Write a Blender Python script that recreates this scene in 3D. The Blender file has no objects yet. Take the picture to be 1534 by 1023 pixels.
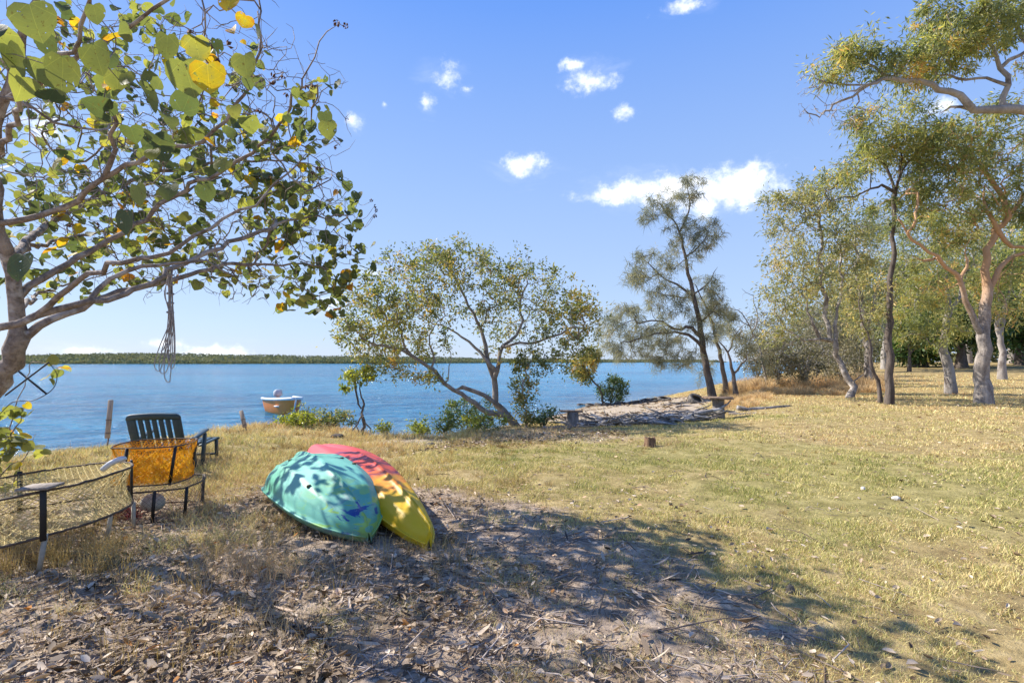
import bpy, math, random
import numpy as np
from mathutils import Vector, Matrix

C = bpy.context.scene
COL = C.collection
R = np.random.default_rng(7)
random.seed(7)

# ------------------------------------------------------------------ camera
CAMH, F, CX, HY = 1.3, 760.0, 767.0, 541.0        # eye height, focal length in photo pixels, axis column, horizon row
cam_d = bpy.data.cameras.new('camera')
cam = bpy.data.objects.new('camera', cam_d)
COL.objects.link(cam)
cam.location = (0, 0, CAMH)
cam.rotation_euler = (math.radians(90), 0, 0)
cam_d.sensor_width = 36.0
cam_d.lens = 36.0 * F / 1534.0
cam_d.shift_y = (HY - 511.5) / 1534.0
cam_d.clip_start = 0.05
cam_d.clip_end = 6000
C.camera = cam

# ------------------------------------------------------------------ sun, sky, exposure
SUN = Vector((-0.80, 0.30, 0.76)).normalized()
SUN_EL = math.asin(SUN.z)
SUN_AZ = math.atan2(SUN.x, SUN.y)
sun_d = bpy.data.lights.new('sun', 'SUN')
sun_d.energy = 5.0
sun_d.angle = math.radians(0.5)
sun_d.color = (1.0, 0.94, 0.85)
sun = bpy.data.objects.new('sun', sun_d)
COL.objects.link(sun)
sun.rotation_euler = SUN.to_track_quat('Z', 'Y').to_euler()

C.view_settings.view_transform = 'Standard'
C.view_settings.look = 'None'
C.view_settings.exposure = 0.75
C.view_settings.gamma = 1.0
C.view_settings.use_curve_mapping = False


class NT:
    """small helper that wires shader nodes"""
    def __init__(self, tree):
        self.t = tree
        self.n = tree.nodes
        self.n.clear()

    def add(self, kind, **kw):
        nd = self.n.new(kind)
        for k, v in kw.items():
            setattr(nd, k, v)
        return nd

    def set(self, sock, v):
        if isinstance(v, bpy.types.NodeSocket):
            self.t.links.new(v, sock)
        elif v is not None:
            sock.default_value = v

    def math(self, op, a, b=None, c=None, clamp=False):
        nd = self.add('ShaderNodeMath', operation=op, use_clamp=clamp)
        self.set(nd.inputs[0], a)
        if b is not None:
            self.set(nd.inputs[1], b)
        if c is not None:
            self.set(nd.inputs[2], c)
        return nd.outputs[0]

    def noise(self, vec, scale, detail=4.0, rough=0.55, dist=0.0):
        nd = self.add('ShaderNodeTexNoise')
        self.set(nd.inputs['Vector'], vec)
        nd.inputs['Scale'].default_value = scale
        nd.inputs['Detail'].default_value = detail
        nd.inputs['Roughness'].default_value = rough
        nd.inputs['Distortion'].default_value = dist
        return nd.outputs['Fac']

    def voronoi(self, vec, scale, out='Distance', feature='F1'):
        nd = self.add('ShaderNodeTexVoronoi', feature=feature)
        self.set(nd.inputs['Vector'], vec)
        nd.inputs['Scale'].default_value = scale
        return nd.outputs[out]

    def mapping(self, vec, scale=(1, 1, 1), rot=(0, 0, 0), loc=(0, 0, 0)):
        nd = self.add('ShaderNodeMapping')
        self.set(nd.inputs['Vector'], vec)
        nd.inputs['Scale'].default_value = scale
        nd.inputs['Rotation'].default_value = rot
        nd.inputs['Location'].default_value = loc
        return nd.outputs[0]

    def ramp(self, fac, stops, interp='LINEAR'):
        nd = self.add('ShaderNodeValToRGB')
        cr = nd.color_ramp
        cr.interpolation = interp
        while len(cr.elements) < len(stops):
            cr.elements.new(0.5)
        for e, (p, c) in zip(cr.elements, stops):
            e.position = p
            e.color = (c, c, c, 1) if isinstance(c, (int, float)) else (*c, 1)
        self.set(nd.inputs[0], fac)
        return nd.outputs[0]

    def mix(self, fac, a, b, mode='MIX'):
        nd = self.add('ShaderNodeMix', data_type='RGBA', blend_type=mode)
        nd.clamp_factor = True
        self.set(nd.inputs[0], fac)
        self.set(nd.inputs[6], (*a, 1) if isinstance(a, tuple) else a)
        self.set(nd.inputs[7], (*b, 1) if isinstance(b, tuple) else b)
        return nd.outputs[2]

    def step(self, v, lo, hi):
        nd = self.add('ShaderNodeMapRange', interpolation_type='SMOOTHSTEP')
        self.set(nd.inputs[0], v)
        nd.inputs[1].default_value = lo
        nd.inputs[2].default_value = hi
        return nd.outputs[0]

    def attr(self, name):
        nd = self.add('ShaderNodeAttribute', attribute_name=name)
        return nd.outputs['Fac']

    def obj(self):
        return self.add('ShaderNodeTexCoord').outputs['Object']

    def pos(self):
        return self.add('ShaderNodeNewGeometry').outputs['Position']

    def bump(self, h, strength=0.3, dist=0.02, normal=None):
        nd = self.add('ShaderNodeBump')
        nd.inputs['Strength'].default_value = strength
        nd.inputs['Distance'].default_value = dist
        self.set(nd.inputs['Height'], h)
        if normal is not None:
            self.set(nd.inputs['Normal'], normal)
        return nd.outputs[0]

    def out(self, sh):
        o = self.add('ShaderNodeOutputMaterial')
        self.t.links.new(sh, o.inputs[0])

    def bsdf(self, col, rough=0.7, spec=0.3, normal=None, metal=0.0, coat=0.0):
        p = self.add('ShaderNodeBsdfPrincipled')
        self.set(p.inputs['Base Color'], (*col, 1) if isinstance(col, tuple) else col)
        self.set(p.inputs['Roughness'], rough)
        p.inputs['Specular IOR Level'].default_value = spec
        p.inputs['Metallic'].default_value = metal
        p.inputs['Coat Weight'].default_value = coat
        if normal is not None:
            self.set(p.inputs['Normal'], normal)
        return p.outputs[0]


# ---- world: Nishita sky with a few small clouds placed by direction
W = bpy.data.worlds.new('World')
C.world = W
W.use_nodes = True
w = NT(W.node_tree)
sky = w.add('ShaderNodeTexSky', sky_type='NISHITA')
sky.sun_disc = False
sky.sun_elevation = SUN_EL
sky.sun_rotation = SUN_AZ
sky.altitude = 0
sky.air_density = 1.0
sky.dust_density = 0.6
sky.ozone_density = 2.5
hs = w.add('ShaderNodeHueSaturation')
hs.inputs['Hue'].default_value = 0.512
hs.inputs['Saturation'].default_value = 1.12
hs.inputs['Value'].default_value = 1.0
w.t.links.new(sky.outputs[0], hs.inputs['Color'])
dirv = w.add('ShaderNodeTexCoord').outputs['Generated']
sx = w.add('ShaderNodeSeparateXYZ')
w.t.links.new(dirv, sx.inputs[0])
az = w.math('ARCTAN2', sx.outputs[0], sx.outputs[1])
hyp = w.math('SQRT', w.math('ADD', w.math('MULTIPLY', sx.outputs[0], sx.outputs[0]), w.math('MULTIPLY', sx.outputs[1], sx.outputs[1])))
el = w.math('DIVIDE', sx.outputs[2], w.math('MAXIMUM', hyp, 0.001))
clouds = [  # photo column, row, half width, half height, weight
    (905, 293, 36, 11, 1), (955, 285, 48, 16, 1), (1010, 285, 45, 19, 1), (1065, 290, 52, 24, 1.05), (1115, 279, 45, 23, 1.05),
    (783, 248, 27, 14, .95), (668, 115, 24, 19, .72), (640, 155, 12, 16, .7), (885, 122, 34, 18, .75), (858, 98, 22, 12, .6),
    (1025, 10, 36, 13, .7), (932, 170, 14, 11, .8), (532, 185, 14, 14, .6), (560, 410, 22, 9, .65), (490, 455, 24, 18, .65),
    (330, 528, 52, 11, .8), (140, 528, 60, 9, .6), (60, 190, 70, 40, .4), (1410, 160, 30, 12, .8), (240, 515, 60, 10, .3),
    (700, 135, 14, 8, .5), (576, 156, 5, 6, .4)]
tot = None
for (px, py, rx, ry, wt) in clouds:
    q = (px - CX) / F
    a0 = math.atan(q)
    hh = math.sqrt(1 + q * q)
    e0 = (HY - py) / F / hh
    ra = rx / F / (1 + q * q) * 1.35
    re = ry / F / hh * 1.35
    du = w.math('MULTIPLY', w.math('SUBTRACT', az, a0), 1 / ra)
    dv = w.math('MULTIPLY', w.math('SUBTRACT', el, e0), 1 / re)
    d = w.math('SQRT', w.math('ADD', w.math('MULTIPLY', du, du), w.math('MULTIPLY', dv, dv)))
    m = w.math('SUBTRACT', wt, d)
    tot = m if tot is None else w.math('SMOOTH_MAX', tot, m, 0.25)
cn = w.noise(dirv, 26.0, 8.0, 0.62)
cn2 = w.noise(w.mapping(dirv, (1, 1, 1.6), loc=(3, 1, 2)), 70.0, 6.0, 0.6)
cs = w.math('ADD', tot, w.math('MULTIPLY', w.math('SUBTRACT', cn, 0.5), 2.3))
cs = w.math('ADD', cs, w.math('MULTIPLY', w.math('SUBTRACT', cn2, 0.5), 0.9))
cmask = w.math('POWER', w.step(cs, -0.30, 1.0), 1.25)
halo = w.math('MULTIPLY', w.step(w.math('ADD', w.math('MULTIPLY', tot, .8), w.math('MULTIPLY', w.math('SUBTRACT', w.noise(w.mapping(dirv, (1, 1, 2.4)), 9.0, 7.0, .65, .6), .5), 4.0)), -.45, 1.7), .20)
cmask = w.math('MAXIMUM', cmask, halo)
ccol = w.mix(w.step(cn, 0.35, 0.7), (5.6, 5.9, 6.6), (7.9, 7.9, 8.0))
K = 4.575
grad = w.ramp(w.math('MULTIPLY', w.math('MAXIMUM', el, 0.0), 0.8), [(p * .8, tuple(v * K / 8 for v in c)) for p, c in
             [(0.0, (.60, .745, 1.0)), (.05, (.54, .71, 1.0)), (.32, (.385, .585, 1.0)), (.70, (.165, .385, 1.0)), (1.2, (.09, .25, .85))]])
gs = w.add('ShaderNodeVectorMath', operation='SCALE')
w.t.links.new(grad, gs.inputs[0])
gs.inputs['Scale'].default_value = 8.0
skyb = w.mix(0.86, hs.outputs[0], gs.outputs[0])
skycol = w.mix(w.math('MULTIPLY', cmask, 0.96), skyb, ccol)
bg = w.add('ShaderNodeBackground')
bg.inputs['Strength'].default_value = 0.13
w.t.links.new(skycol, bg.inputs['Color'])
wo = w.add('ShaderNodeOutputWorld')
w.t.links.new(bg.outputs[0], wo.inputs[0])


# ------------------------------------------------------------------ numbers and noise
def _hash(ix, iy, seed):
    h = (ix.astype(np.int64) * 374761393 + iy.astype(np.int64) * 668265263 + seed * 1442695041) & 0x7fffffff
    h = ((h ^ (h >> 13)) * 1274126177) & 0x7fffffff
    return ((h ^ (h >> 16)) & 0xffff) / 65535.0


def vn(x, y, s, seed=0):
    x = np.asarray(x, float) * s
    y = np.asarray(y, float) * s
    ix, iy = np.floor(x), np.floor(y)
    fx, fy = x - ix, y - iy
    fx = fx * fx * (3 - 2 * fx)
    fy = fy * fy * (3 - 2 * fy)
    a = _hash(ix, iy, seed) * (1 - fx) + _hash(ix + 1, iy, seed) * fx
    b = _hash(ix, iy + 1, seed) * (1 - fx) + _hash(ix + 1, iy + 1, seed) * fx
    return a * (1 - fy) + b * fy


def fbm(x, y, s, seed=0, n=3):
    t, amp, tot_ = 0, 1.0, 0
    for i in range(n):
        t = t + amp * vn(x, y, s * 2 ** i, seed + i * 17)
        tot_ += amp
        amp *= 0.5
    return t / tot_


def ss(v, lo, hi):
    t = np.clip((np.asarray(v, float) - lo) / (hi - lo), 0, 1)
    return t * t * (3 - 2 * t)


# ------------------------------------------------------------------ lie of the land
WZ = -1.0                                           # water level
_sx = [-80, -40, -13, -8, -7.4, -6.9, -6.4, -6, -5, -3.2, -1.7, 0, 1.2, 3, 5.5, 8, 11, 14, 30, 70, 400]
_sc = [-30, 4, 6.5, 7.9, 8.4, 9.3, 11.2, 12.4, 12.5, 10.8, 10.3, 12, 12.9, 13.3, 15, 20, 27, 34, 55, 100, 420]
_sw = [-26, 7, 8.7, 10, 10.7, 11.7, 13.6, 14.9, 15, 13.5, 14, 16.5, 21, 25.5, 29, 32, 36, 40, 61, 106, 430]


def gz(x, y):
    x = np.asarray(x, float)
    y = np.asarray(y, float)
    c = np.interp(x, _sx, _sc)
    wv = np.interp(x, _sx, _sw)
    z = -0.25 * ss(y, c - 6, c)
    t = np.clip((y - c) / (wv - c), 0, 1)
    z = z + (-0.80) * (t * 0.55 + 0.45 * t * t * (3 - 2 * t))
    z = z - np.clip((y - wv) * 0.12, 0, 2.0)
    rise = ss(np.hypot(x, y), 18, 75) * ss(x, 6, 22) * 1.15 * ss(c - y, -2, 6)
    z = z + rise
    und = (fbm(x, y, 0.35, 3) - 0.5) * 0.16 * ss(np.hypot(x, y), 1, 5)
    return z + und * ss(wv - y, -1, 2)


def at(px, py, d):
    return np.array([(px - CX) / F * d, d, CAMH - (py - HY) / F * d])


def on(px, d, up=0.0):
    x = (px - CX) / F * d
    return np.array([x, d, float(gz(x, d)) + up])


def litter_mask(x, y):
    bx = np.interp(y, [0, 1.6, 2.3, 3.8, 4.6, 5.4, 6.2, 7.2, 8, 40], [1.5, 1.35, 1.15, 0.95, 0.25, -0.9, -2.1, -3.0, -3.6, -60])
    v = bx - x + (fbm(x, y, 1.6, 9) - 0.5) * 1.5 + (fbm(x, y, 6, 12) - 0.5) * 0.6
    return ss(v, -0.35, 0.45) * ss(y, np.where(x < -2.6, 5.6, 7.2), np.where(x < -2.6, 4.4, 5.4))


def sand_mask(x, y):
    c = np.interp(x, _sx, _sc)
    wv = np.interp(x, _sx, _sw)
    n = (fbm(x, y, 0.9, 31) - 0.5)
    beach = ss(y - c + n * 1.5, -0.2, 0.6) * ss(x + n, -2.4, -0.6) * ss(9.5 - x + 2 * n, 0, 1.5)
    p1 = ss(1 - np.hypot((x + 2.0) / 1.0, (y - 9.9) / 0.55) + n * 0.8, 0, 0.35)
    p2 = ss(1 - np.hypot((x - 0.4) / 2.6, (y - 10.6) / 1.3) + n * 1.4, 0.15, 0.6) * 0.55
    p3 = ss(1 - np.hypot((x - 1.9) / 1.3, (y - 9.3) / 0.8) + n * 1.8, 0.1, 0.6) * 0.45
    under = ss(y - wv, -0.6, 0.4)
    return np.clip(np.maximum.reduce([beach, p1, p2, p3, under]), 0, 1)


# ------------------------------------------------------------------ mesh building
def nrm(v):
    return v / np.maximum(np.linalg.norm(v, axis=-1, keepdims=True), 1e-9)


class Geo:
    def __init__(self):
        self.V, self.T, self.Q, self.tm, self.qm, self.A = [], [], [], [], [], []
        self.n = 0

    def add(self, V, tris=None, quads=None, tint=0.5, mat=0):
        V = np.asarray(V, float).reshape(-1, 3)
        self.V.append(V)
        self.A.append(np.broadcast_to(np.asarray(tint, float), (len(V),)).copy())
        if tris is not None and len(tris):
            t = np.asarray(tris, int).reshape(-1, 3) + self.n
            self.T.append(t)
            self.tm.append(np.full(len(t), mat))
        if quads is not None and len(quads):
            q = np.asarray(quads, int).reshape(-1, 4) + self.n
            self.Q.append(q)
            self.qm.append(np.full(len(q), mat))
        self.n += len(V)
        return self

    def build(self, name, mats, parent=None, smooth=False, origin=None, attrs=None):
        V = np.concatenate(self.V) if self.V else np.zeros((0, 3))
        if origin is None:
            origin = np.array(parent.location) if parent is not None and parent.parent is None else np.zeros(3)
            if parent is not None and 'world_origin' in ORI.get(parent.name, {}):
                origin = ORI[parent.name]['world_origin']
        V = V - np.asarray(origin)
        T = np.concatenate(self.T) if self.T else np.zeros((0, 3), int)
        Q = np.concatenate(self.Q) if self.Q else np.zeros((0, 4), int)
        me = bpy.data.meshes.new(name)
        me.vertices.add(len(V))
        me.vertices.foreach_set('co', V.astype(np.float32).ravel())
        loops = np.concatenate([T.ravel(), Q.ravel()]).astype(np.int32)
        me.loops.add(len(loops))
        me.loops.foreach_set('vertex_index', loops)
        npoly = len(T) + len(Q)
        me.polygons.add(npoly)
        st = np.concatenate([np.arange(len(T)) * 3, len(T) * 3 + np.arange(len(Q)) * 4]).astype(np.int32)
        me.polygons.foreach_set('loop_start', st)
        if not isinstance(mats, (list, tuple)):
            mats = [mats]
        for m in mats:
            me.materials.append(m)
        if len(mats) > 1:
            mi = np.concatenate([np.concatenate(self.tm) if self.tm else np.zeros(0, int), np.concatenate(self.qm) if self.qm else np.zeros(0, int)]).astype(np.int32)
            me.polygons.foreach_set('material_index', mi)
        if smooth:
            me.polygons.foreach_set('use_smooth', np.ones(npoly, bool))
        a = me.attributes.new('tint', 'FLOAT', 'POINT')
        a.data.foreach_set('value', np.concatenate(self.A).astype(np.float32) if self.A else np.zeros(0, np.float32))
        for k, v in (attrs or {}).items():
            a = me.attributes.new(k, 'FLOAT', 'POINT')
            a.data.foreach_set('value', np.asarray(v, np.float32))
        me.update(calc_edges=True)
        me.validate()
        o = bpy.data.objects.new(name, me)
        COL.objects.link(o)
        if parent is not None:
            o.parent = parent
            ORI[o.name] = {'world_origin': np.asarray(origin)}
        return o


ORI = {}


def tag(o, label=None, cat=None, group=None, kind=None):
    if label:
        o['label'] = label
    if cat:
        o['category'] = cat
    if group:
        o['group'] = group
    if kind:
        o['kind'] = kind
    return o


def empty(name, loc, label, cat, group=None):
    o = bpy.data.objects.new(name, None)
    COL.objects.link(o)
    o.location = tuple(float(v) for v in loc)
    o.empty_display_size = 0.2
    return tag(o, label, cat, group)


def copy_tree(o, parent=None):
    c = o.copy()
    COL.objects.link(c)
    c.parent = parent
    for ch in list(o.children):
        copy_tree(ch, c)
    return c


def tube(g, P, r, sides=6, mat=0, tint=0.5, cap=True):
    P = np.asarray(P, float)
    n = len(P)
    if n < 2:
        return
    r = np.broadcast_to(np.asarray(r, float), (n,))
    t = np.empty_like(P)
    t[1:-1] = P[2:] - P[:-2]
    t[0] = P[1] - P[0]
    t[-1] = P[-1] - P[-2]
    t = nrm(t)
    m = np.abs(t).mean(0)
    ref = np.zeros(3)
    ref[int(np.argmin(m))] = 1.0
    a = nrm(np.cross(t, ref))
    b = np.cross(t, a)
    th = np.arange(sides) / sides * 2 * math.pi
    V = P[:, None, :] + r[:, None, None] * (np.cos(th)[None, :, None] * a[:, None, :] + np.sin(th)[None, :, None] * b[:, None, :])
    i = np.arange(n - 1)[:, None] * sides
    j = np.arange(sides)[None, :]
    jn = (j + 1) % sides
    Q = np.stack([i + j, i + jn, i + sides + jn, i + sides + j], -1).reshape(-1, 4)
    V = V.reshape(-1, 3)
    tr = None
    if cap and sides > 2:
        V = np.concatenate([V, P[:1], P[-1:]])
        k = n * sides
        jj = np.arange(sides)
        tr = np.concatenate([np.stack([np.full(sides, k), (jj + 1) % sides, jj], -1),
                             np.stack([np.full(sides, k + 1), (n - 1) * sides + jj, (n - 1) * sides + (jj + 1) % sides], -1)])
    g.add(V, tr, Q, tint, mat)


def smooth_path(P, k=6):
    """Catmull-Rom through the points"""
    P = np.asarray(P, float)
    if len(P) < 3:
        return np.array([P[0] + (P[-1] - P[0]) * t for t in np.linspace(0, 1, k + 1)])
    Q = np.vstack([2 * P[0] - P[1], P, 2 * P[-1] - P[-2]])
    out = []
    for i in range(1, len(Q) - 2):
        p0, p1, p2, p3 = Q[i - 1:i + 3]
        for t in np.arange(k) / k:
            out.append(0.5 * ((2 * p1) + (-p0 + p2) * t + (2 * p0 - 5 * p1 + 4 * p2 - p3) * t * t + (-p0 + 3 * p1 - 3 * p2 + p3) * t ** 3))
    out.append(P[-1])
    return np.array(out)


def box(g, c, s, rot=None, bev=0.0, mat=0, tint=0.5):
    """bevelled box: centre, full sizes, 3x3 rotation"""
    hx, hy, hz = np.asarray(s, float) / 2
    b = min(bev, hx * .9, hy * .9, hz * .9)
    if b <= 0:
        V = np.array([[x, y, z] for z in (-hz, hz) for y in (-hy, hy) for x in (-hx, hx)])
        Q = [[0, 2, 3, 1], [4, 5, 7, 6], [0, 1, 5, 4], [2, 6, 7, 3], [0, 4, 6, 2], [1, 3, 7, 5]]
        T = []
    else:
        V, idx = [], {}
        for sx_ in (-1, 1):
            for sy_ in (-1, 1):
                for sz_ in (-1, 1):
                    for ax in range(3):
                        p = np.array([sx_ * (hx - b), sy_ * (hy - b), sz_ * (hz - b)])
                        p[ax] += (sx_, sy_, sz_)[ax] * b
                        idx[(sx_, sy_, sz_, ax)] = len(V)
                        V.append(p)
        V = np.array(V)
        Q, T = [], []
        for ax in range(3):
            o1, o2 = [(1, 2), (2, 0), (0, 1)][ax]
            for s_ in (-1, 1):
                ring = []
                for (u, v) in ((-1, -1), (1, -1), (1, 1), (-1, 1)):
                    k = [0, 0, 0]
                    k[ax], k[o1], k[o2] = s_, u, v
                    ring.append(idx[(*k, ax)])
                Q.append(ring if s_ > 0 else ring[::-1])
        for ax in range(3):
            o1, o2 = [(1, 2), (2, 0), (0, 1)][ax]
            for u in (-1, 1):
                for v in (-1, 1):
                    k0, k1 = [0, 0, 0], [0, 0, 0]
                    k0[ax], k0[o1], k0[o2] = -1, u, v
                    k1[ax], k1[o1], k1[o2] = 1, u, v
                    q = [idx[(*k0, o1)], idx[(*k1, o1)], idx[(*k1, o2)], idx[(*k0, o2)]]
                    Q.append(q if u * v < 0 else q[::-1])
        for sx_ in (-1, 1):
            for sy_ in (-1, 1):
                for sz_ in (-1, 1):
                    t = [idx[(sx_, sy_, sz_, 0)], idx[(sx_, sy_, sz_, 1)], idx[(sx_, sy_, sz_, 2)]]
                    T.append(t if sx_ * sy_ * sz_ > 0 else t[::-1])
    if rot is not None:
        V = V @ np.asarray(rot).T
    g.add(V + np.asarray(c, float), T, Q, tint, mat)


def rotz(a):
    c, s = math.cos(a), math.sin(a)
    return np.array([[c, -s, 0], [s, c, 0], [0, 0, 1.0]])


def rotx(a):
    c, s = math.cos(a), math.sin(a)
    return np.array([[1.0, 0, 0], [0, c, -s], [0, s, c]])


def roty(a):
    c, s = math.cos(a), math.sin(a)
    return np.array([[c, 0, s], [0, 1.0, 0], [-s, 0, c]])


def grid_faces(nu, nv, wrap_v=False):
    i = np.arange(nu - 1)[:, None]
    j = np.arange(nv if wrap_v else nv - 1)[None, :]
    jn = (j + 1) % nv
    return np.stack([i * nv + j, (i + 1) * nv + j, (i + 1) * nv + jn, i * nv + jn], -1).reshape(-1, 4)


def rand_unit(n, rng=R):
    return nrm(rng.normal(size=(n, 3)))


def leaf_cards(g, c, ax, L, Wd, fold=0.25, tint=0.5, rng=R, up=None):
    """folded pointed leaves: centres, axes, lengths, widths"""
    n = len(c)
    L = np.broadcast_to(L, (n,))[:, None]
    Wd = np.broadcast_to(Wd, (n,))[:, None]
    ref = rand_unit(n, rng) if up is None else nrm(up + rng.normal(size=(n, 3)) * 0.35)
    s = nrm(np.cross(ax, ref))
    nn = np.cross(s, ax)
    b = c - ax * L * .5
    t = c + ax * L * .5
    m1 = c + s * Wd * .5 + nn * Wd * fold
    m2 = c - s * Wd * .5 + nn * Wd * fold
    V = np.stack([b, m1, t, m2], 1).reshape(-1, 3)
    k = np.arange(n)[:, None] * 4
    T = np.concatenate([k + np.array([[0, 1, 2]]), k + np.array([[0, 2, 3]])])
    g.add(V, T, None, np.repeat(np.broadcast_to(tint, (n,)), 4))


# ------------------------------------------------------------------ materials
def mat(name, fn):
    m = bpy.data.materials.new(name)
    m.use_nodes = True
    fn(NT(m.node_tree))
    return m


def leaf_mat(name, stops, trans=0.35, boost=(1.6, 1.7, 0.8), rough=0.5, spec=0.35, gain=1.15):
    def fn(k):
        tnt = k.attr('tint')
        col = k.ramp(tnt, [(p_, tuple(min(.85, v_ * gain) for v_ in c_)) for p_, c_ in stops])
        tc = k.mix(1.0, col, boost, 'MULTIPLY')
        tb = k.add('ShaderNodeBsdfTranslucent')
        k.t.links.new(tc, tb.inputs['Color'])
        mx = k.add('ShaderNodeMixShader')
        mx.inputs[0].default_value = trans
        k.t.links.new(k.bsdf(col, rough, spec), mx.inputs[1])
        k.t.links.new(tb.outputs[0], mx.inputs[2])
        k.out(mx.outputs[0])
    return mat(name, fn)


def bark_mat(name, c1, c2, c3=None, scale=6.0, stretch=0.25, bump=0.6, zmix=None, flake=0.0):
    def fn(k):
        p = k.pos()
        v = k.mapping(p, (1, 1, stretch))
        n1 = k.noise(v, scale, 6.0, 0.65, 0.4)
        n2 = k.noise(p, scale * 5, 4.0, 0.6)
        f = k.step(k.math('ADD', k.math('MULTIPLY', n1, 0.75), k.math('MULTIPLY', n2, 0.25)), 0.34, 0.66)
        col = k.mix(f, c1, c2)
        if c3 is not None:
            if zmix:
                sep = k.add('ShaderNodeSeparateXYZ')
                k.t.links.new(p, sep.inputs[0])
                zz = k.math('ADD', sep.outputs[2], k.math('MULTIPLY', k.math('SUBTRACT', k.noise(p, 0.9, 3.0), 0.5), 3.0))
                col = k.mix(k.math('MULTIPLY', k.step(zz, zmix[0], zmix[1]), k.math('ADD', 0.55, k.math('MULTIPLY', n1, 0.45))), col, c3)
            else:
                col = k.mix(k.step(k.noise(p, scale * 0.6, 3.0), 0.52, 0.66), col, c3)
        hgt = k.math('ADD', n1, k.math('MULTIPLY', n2, 0.4))
        k.out(k.bsdf(col, 0.9, 0.15, k.bump(hgt, bump, 0.03)))
    return mat(name, fn)


def plain_mat(name, col, rough=0.5, spec=0.4, var=0.25, scale=8.0, bump=0.0, dirt=None, metal=0.0):
    def fn(k):
        p = k.obj()
        n1 = k.noise(p, scale, 5.0, 0.6)
        dark = tuple(c * (1 - var) for c in col)
        lite = tuple(min(1, c * (1 + var * .6)) for c in col)
        c = k.ramp(n1, [(0.3, dark), (0.7, lite)])
        if dirt:
            c = k.mix(k.math('MULTIPLY', k.step(k.noise(p, scale * 0.45, 6.0, 0.7), 0.5, 0.72), 0.7), c, dirt)
        rg = k.math('ADD', rough - 0.08, k.math('MULTIPLY', n1, 0.16))
        k.out(k.bsdf(c, rg, spec, k.bump(k.noise(p, scale * 6, 4.0), bump, 0.01) if bump else None, metal))
    return mat(name, fn)


def ground_fn(k):
    p = k.pos()
    lit, sand = k.attr('litter'), k.attr('sand')
    lush = k.attr('lush')
    n1 = k.noise(p, 0.7, 5.0, 0.6)
    n2 = k.noise(p, 5.0, 6.0, 0.65)
    n3 = k.noise(p, 32.0, 4.0, 0.7)
    n4 = k.noise(k.mapping(p, (1, 1.6, 1)), 90.0, 3.0, 0.7)
    g = k.ramp(n2, [(0.25, (0.17, 0.115, 0.05)), (0.5, (0.35, 0.26, 0.115)), (0.75, (0.54, 0.42, 0.215))])
    g = k.mix(k.math('MULTIPLY', lush, 0.55), g, k.ramp(n2, [(0.3, (0.16, 0.165, 0.045)), (0.7, (0.34, 0.315, 0.11))]))
    g = k.mix(k.math('MULTIPLY', k.step(n3, 0.5, 0.72), 0.55), g, (0.11, 0.075, 0.035))
    soil = k.ramp(n2, [(0.25, (0.13, 0.092, 0.06)), (0.5, (0.38, 0.29, 0.205)), (0.72, (0.60, 0.485, 0.37))])
    soil = k.mix(k.math('MULTIPLY', k.step(n3, 0.5, 0.68), 0.8), soil, (0.075, 0.052, 0.036))
    soil = k.mix(k.math('MULTIPLY', k.step(n4, 0.58, 0.72), 0.6), soil, (0.50, 0.42, 0.33))
    sn = k.ramp(n2, [(0.2, (0.26, 0.205, 0.145)), (0.5, (0.40, 0.33, 0.25)), (0.8, (0.52, 0.445, 0.355))])
    sn = k.mix(k.math('MULTIPLY', k.step(n3, 0.56, 0.72), 0.5), sn, (0.2, 0.16, 0.12))
    sep = k.add('ShaderNodeSeparateXYZ')
    k.t.links.new(p, sep.inputs[0])
    wet = k.math('SUBTRACT', 1.0, k.step(k.math('ADD', sep.outputs[2], k.math('MULTIPLY', n1, 0.12)), -0.98, -0.82))
    sn = k.mix(k.math('MULTIPLY', wet, 0.75), sn, (0.19, 0.145, 0.10))
    c = k.mix(lit, g, soil)
    c = k.mix(sand, c, sn)
    h = k.math('ADD', k.math('MULTIPLY', n2, 0.6), k.math('ADD', k.math('MULTIPLY', n3, 0.5), k.math('MULTIPLY', n4, 0.25)))
    k.out(k.bsdf(c, 0.95, 0.1, k.bump(h, 0.8, 0.03)))


def water_fn(k):
    p = k.pos()
    a = k.noise(k.mapping(p, (1, 1, 1), (0, 0, 0.35)), 0.22, 3.0, 0.5)
    wv = k.mapping(p, (0.55, 1.2, 1), (0, 0, -0.2))
    b = k.noise(wv, 0.75, 6.0, 0.62, 0.4)
    c = k.noise(wv, 5.0, 4.0, 0.6, 0.2)
    h = k.math('ADD', k.math('MULTIPLY', a, 0.9), k.math('ADD', k.math('MULTIPLY', b, 1.0), k.math('MULTIPLY', c, 0.16)))
    big = k.noise(k.mapping(p, (0.012, 0.05, 1)), 1.0, 5.0, 0.65)
    f = k.math('ADD', k.math('MULTIPLY', k.step(big, 0.35, 0.65), 0.55), k.math('MULTIPLY', k.step(b, 0.38, 0.62), 0.45))
    col = k.mix(f, (0.006, 0.15, 0.32), (0.03, 0.33, 0.56))
    sh = k.attr('shallow')
    col = k.mix(k.math('MULTIPLY', sh, 0.6), col, (0.14, 0.22, 0.32))
    sh_ = k.bsdf(col, 0.10, 0.5, k.bump(h, 1.0, 1.3))
    sh_.node.inputs['IOR'].default_value = 1.20
    k.out(sh_)


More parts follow.
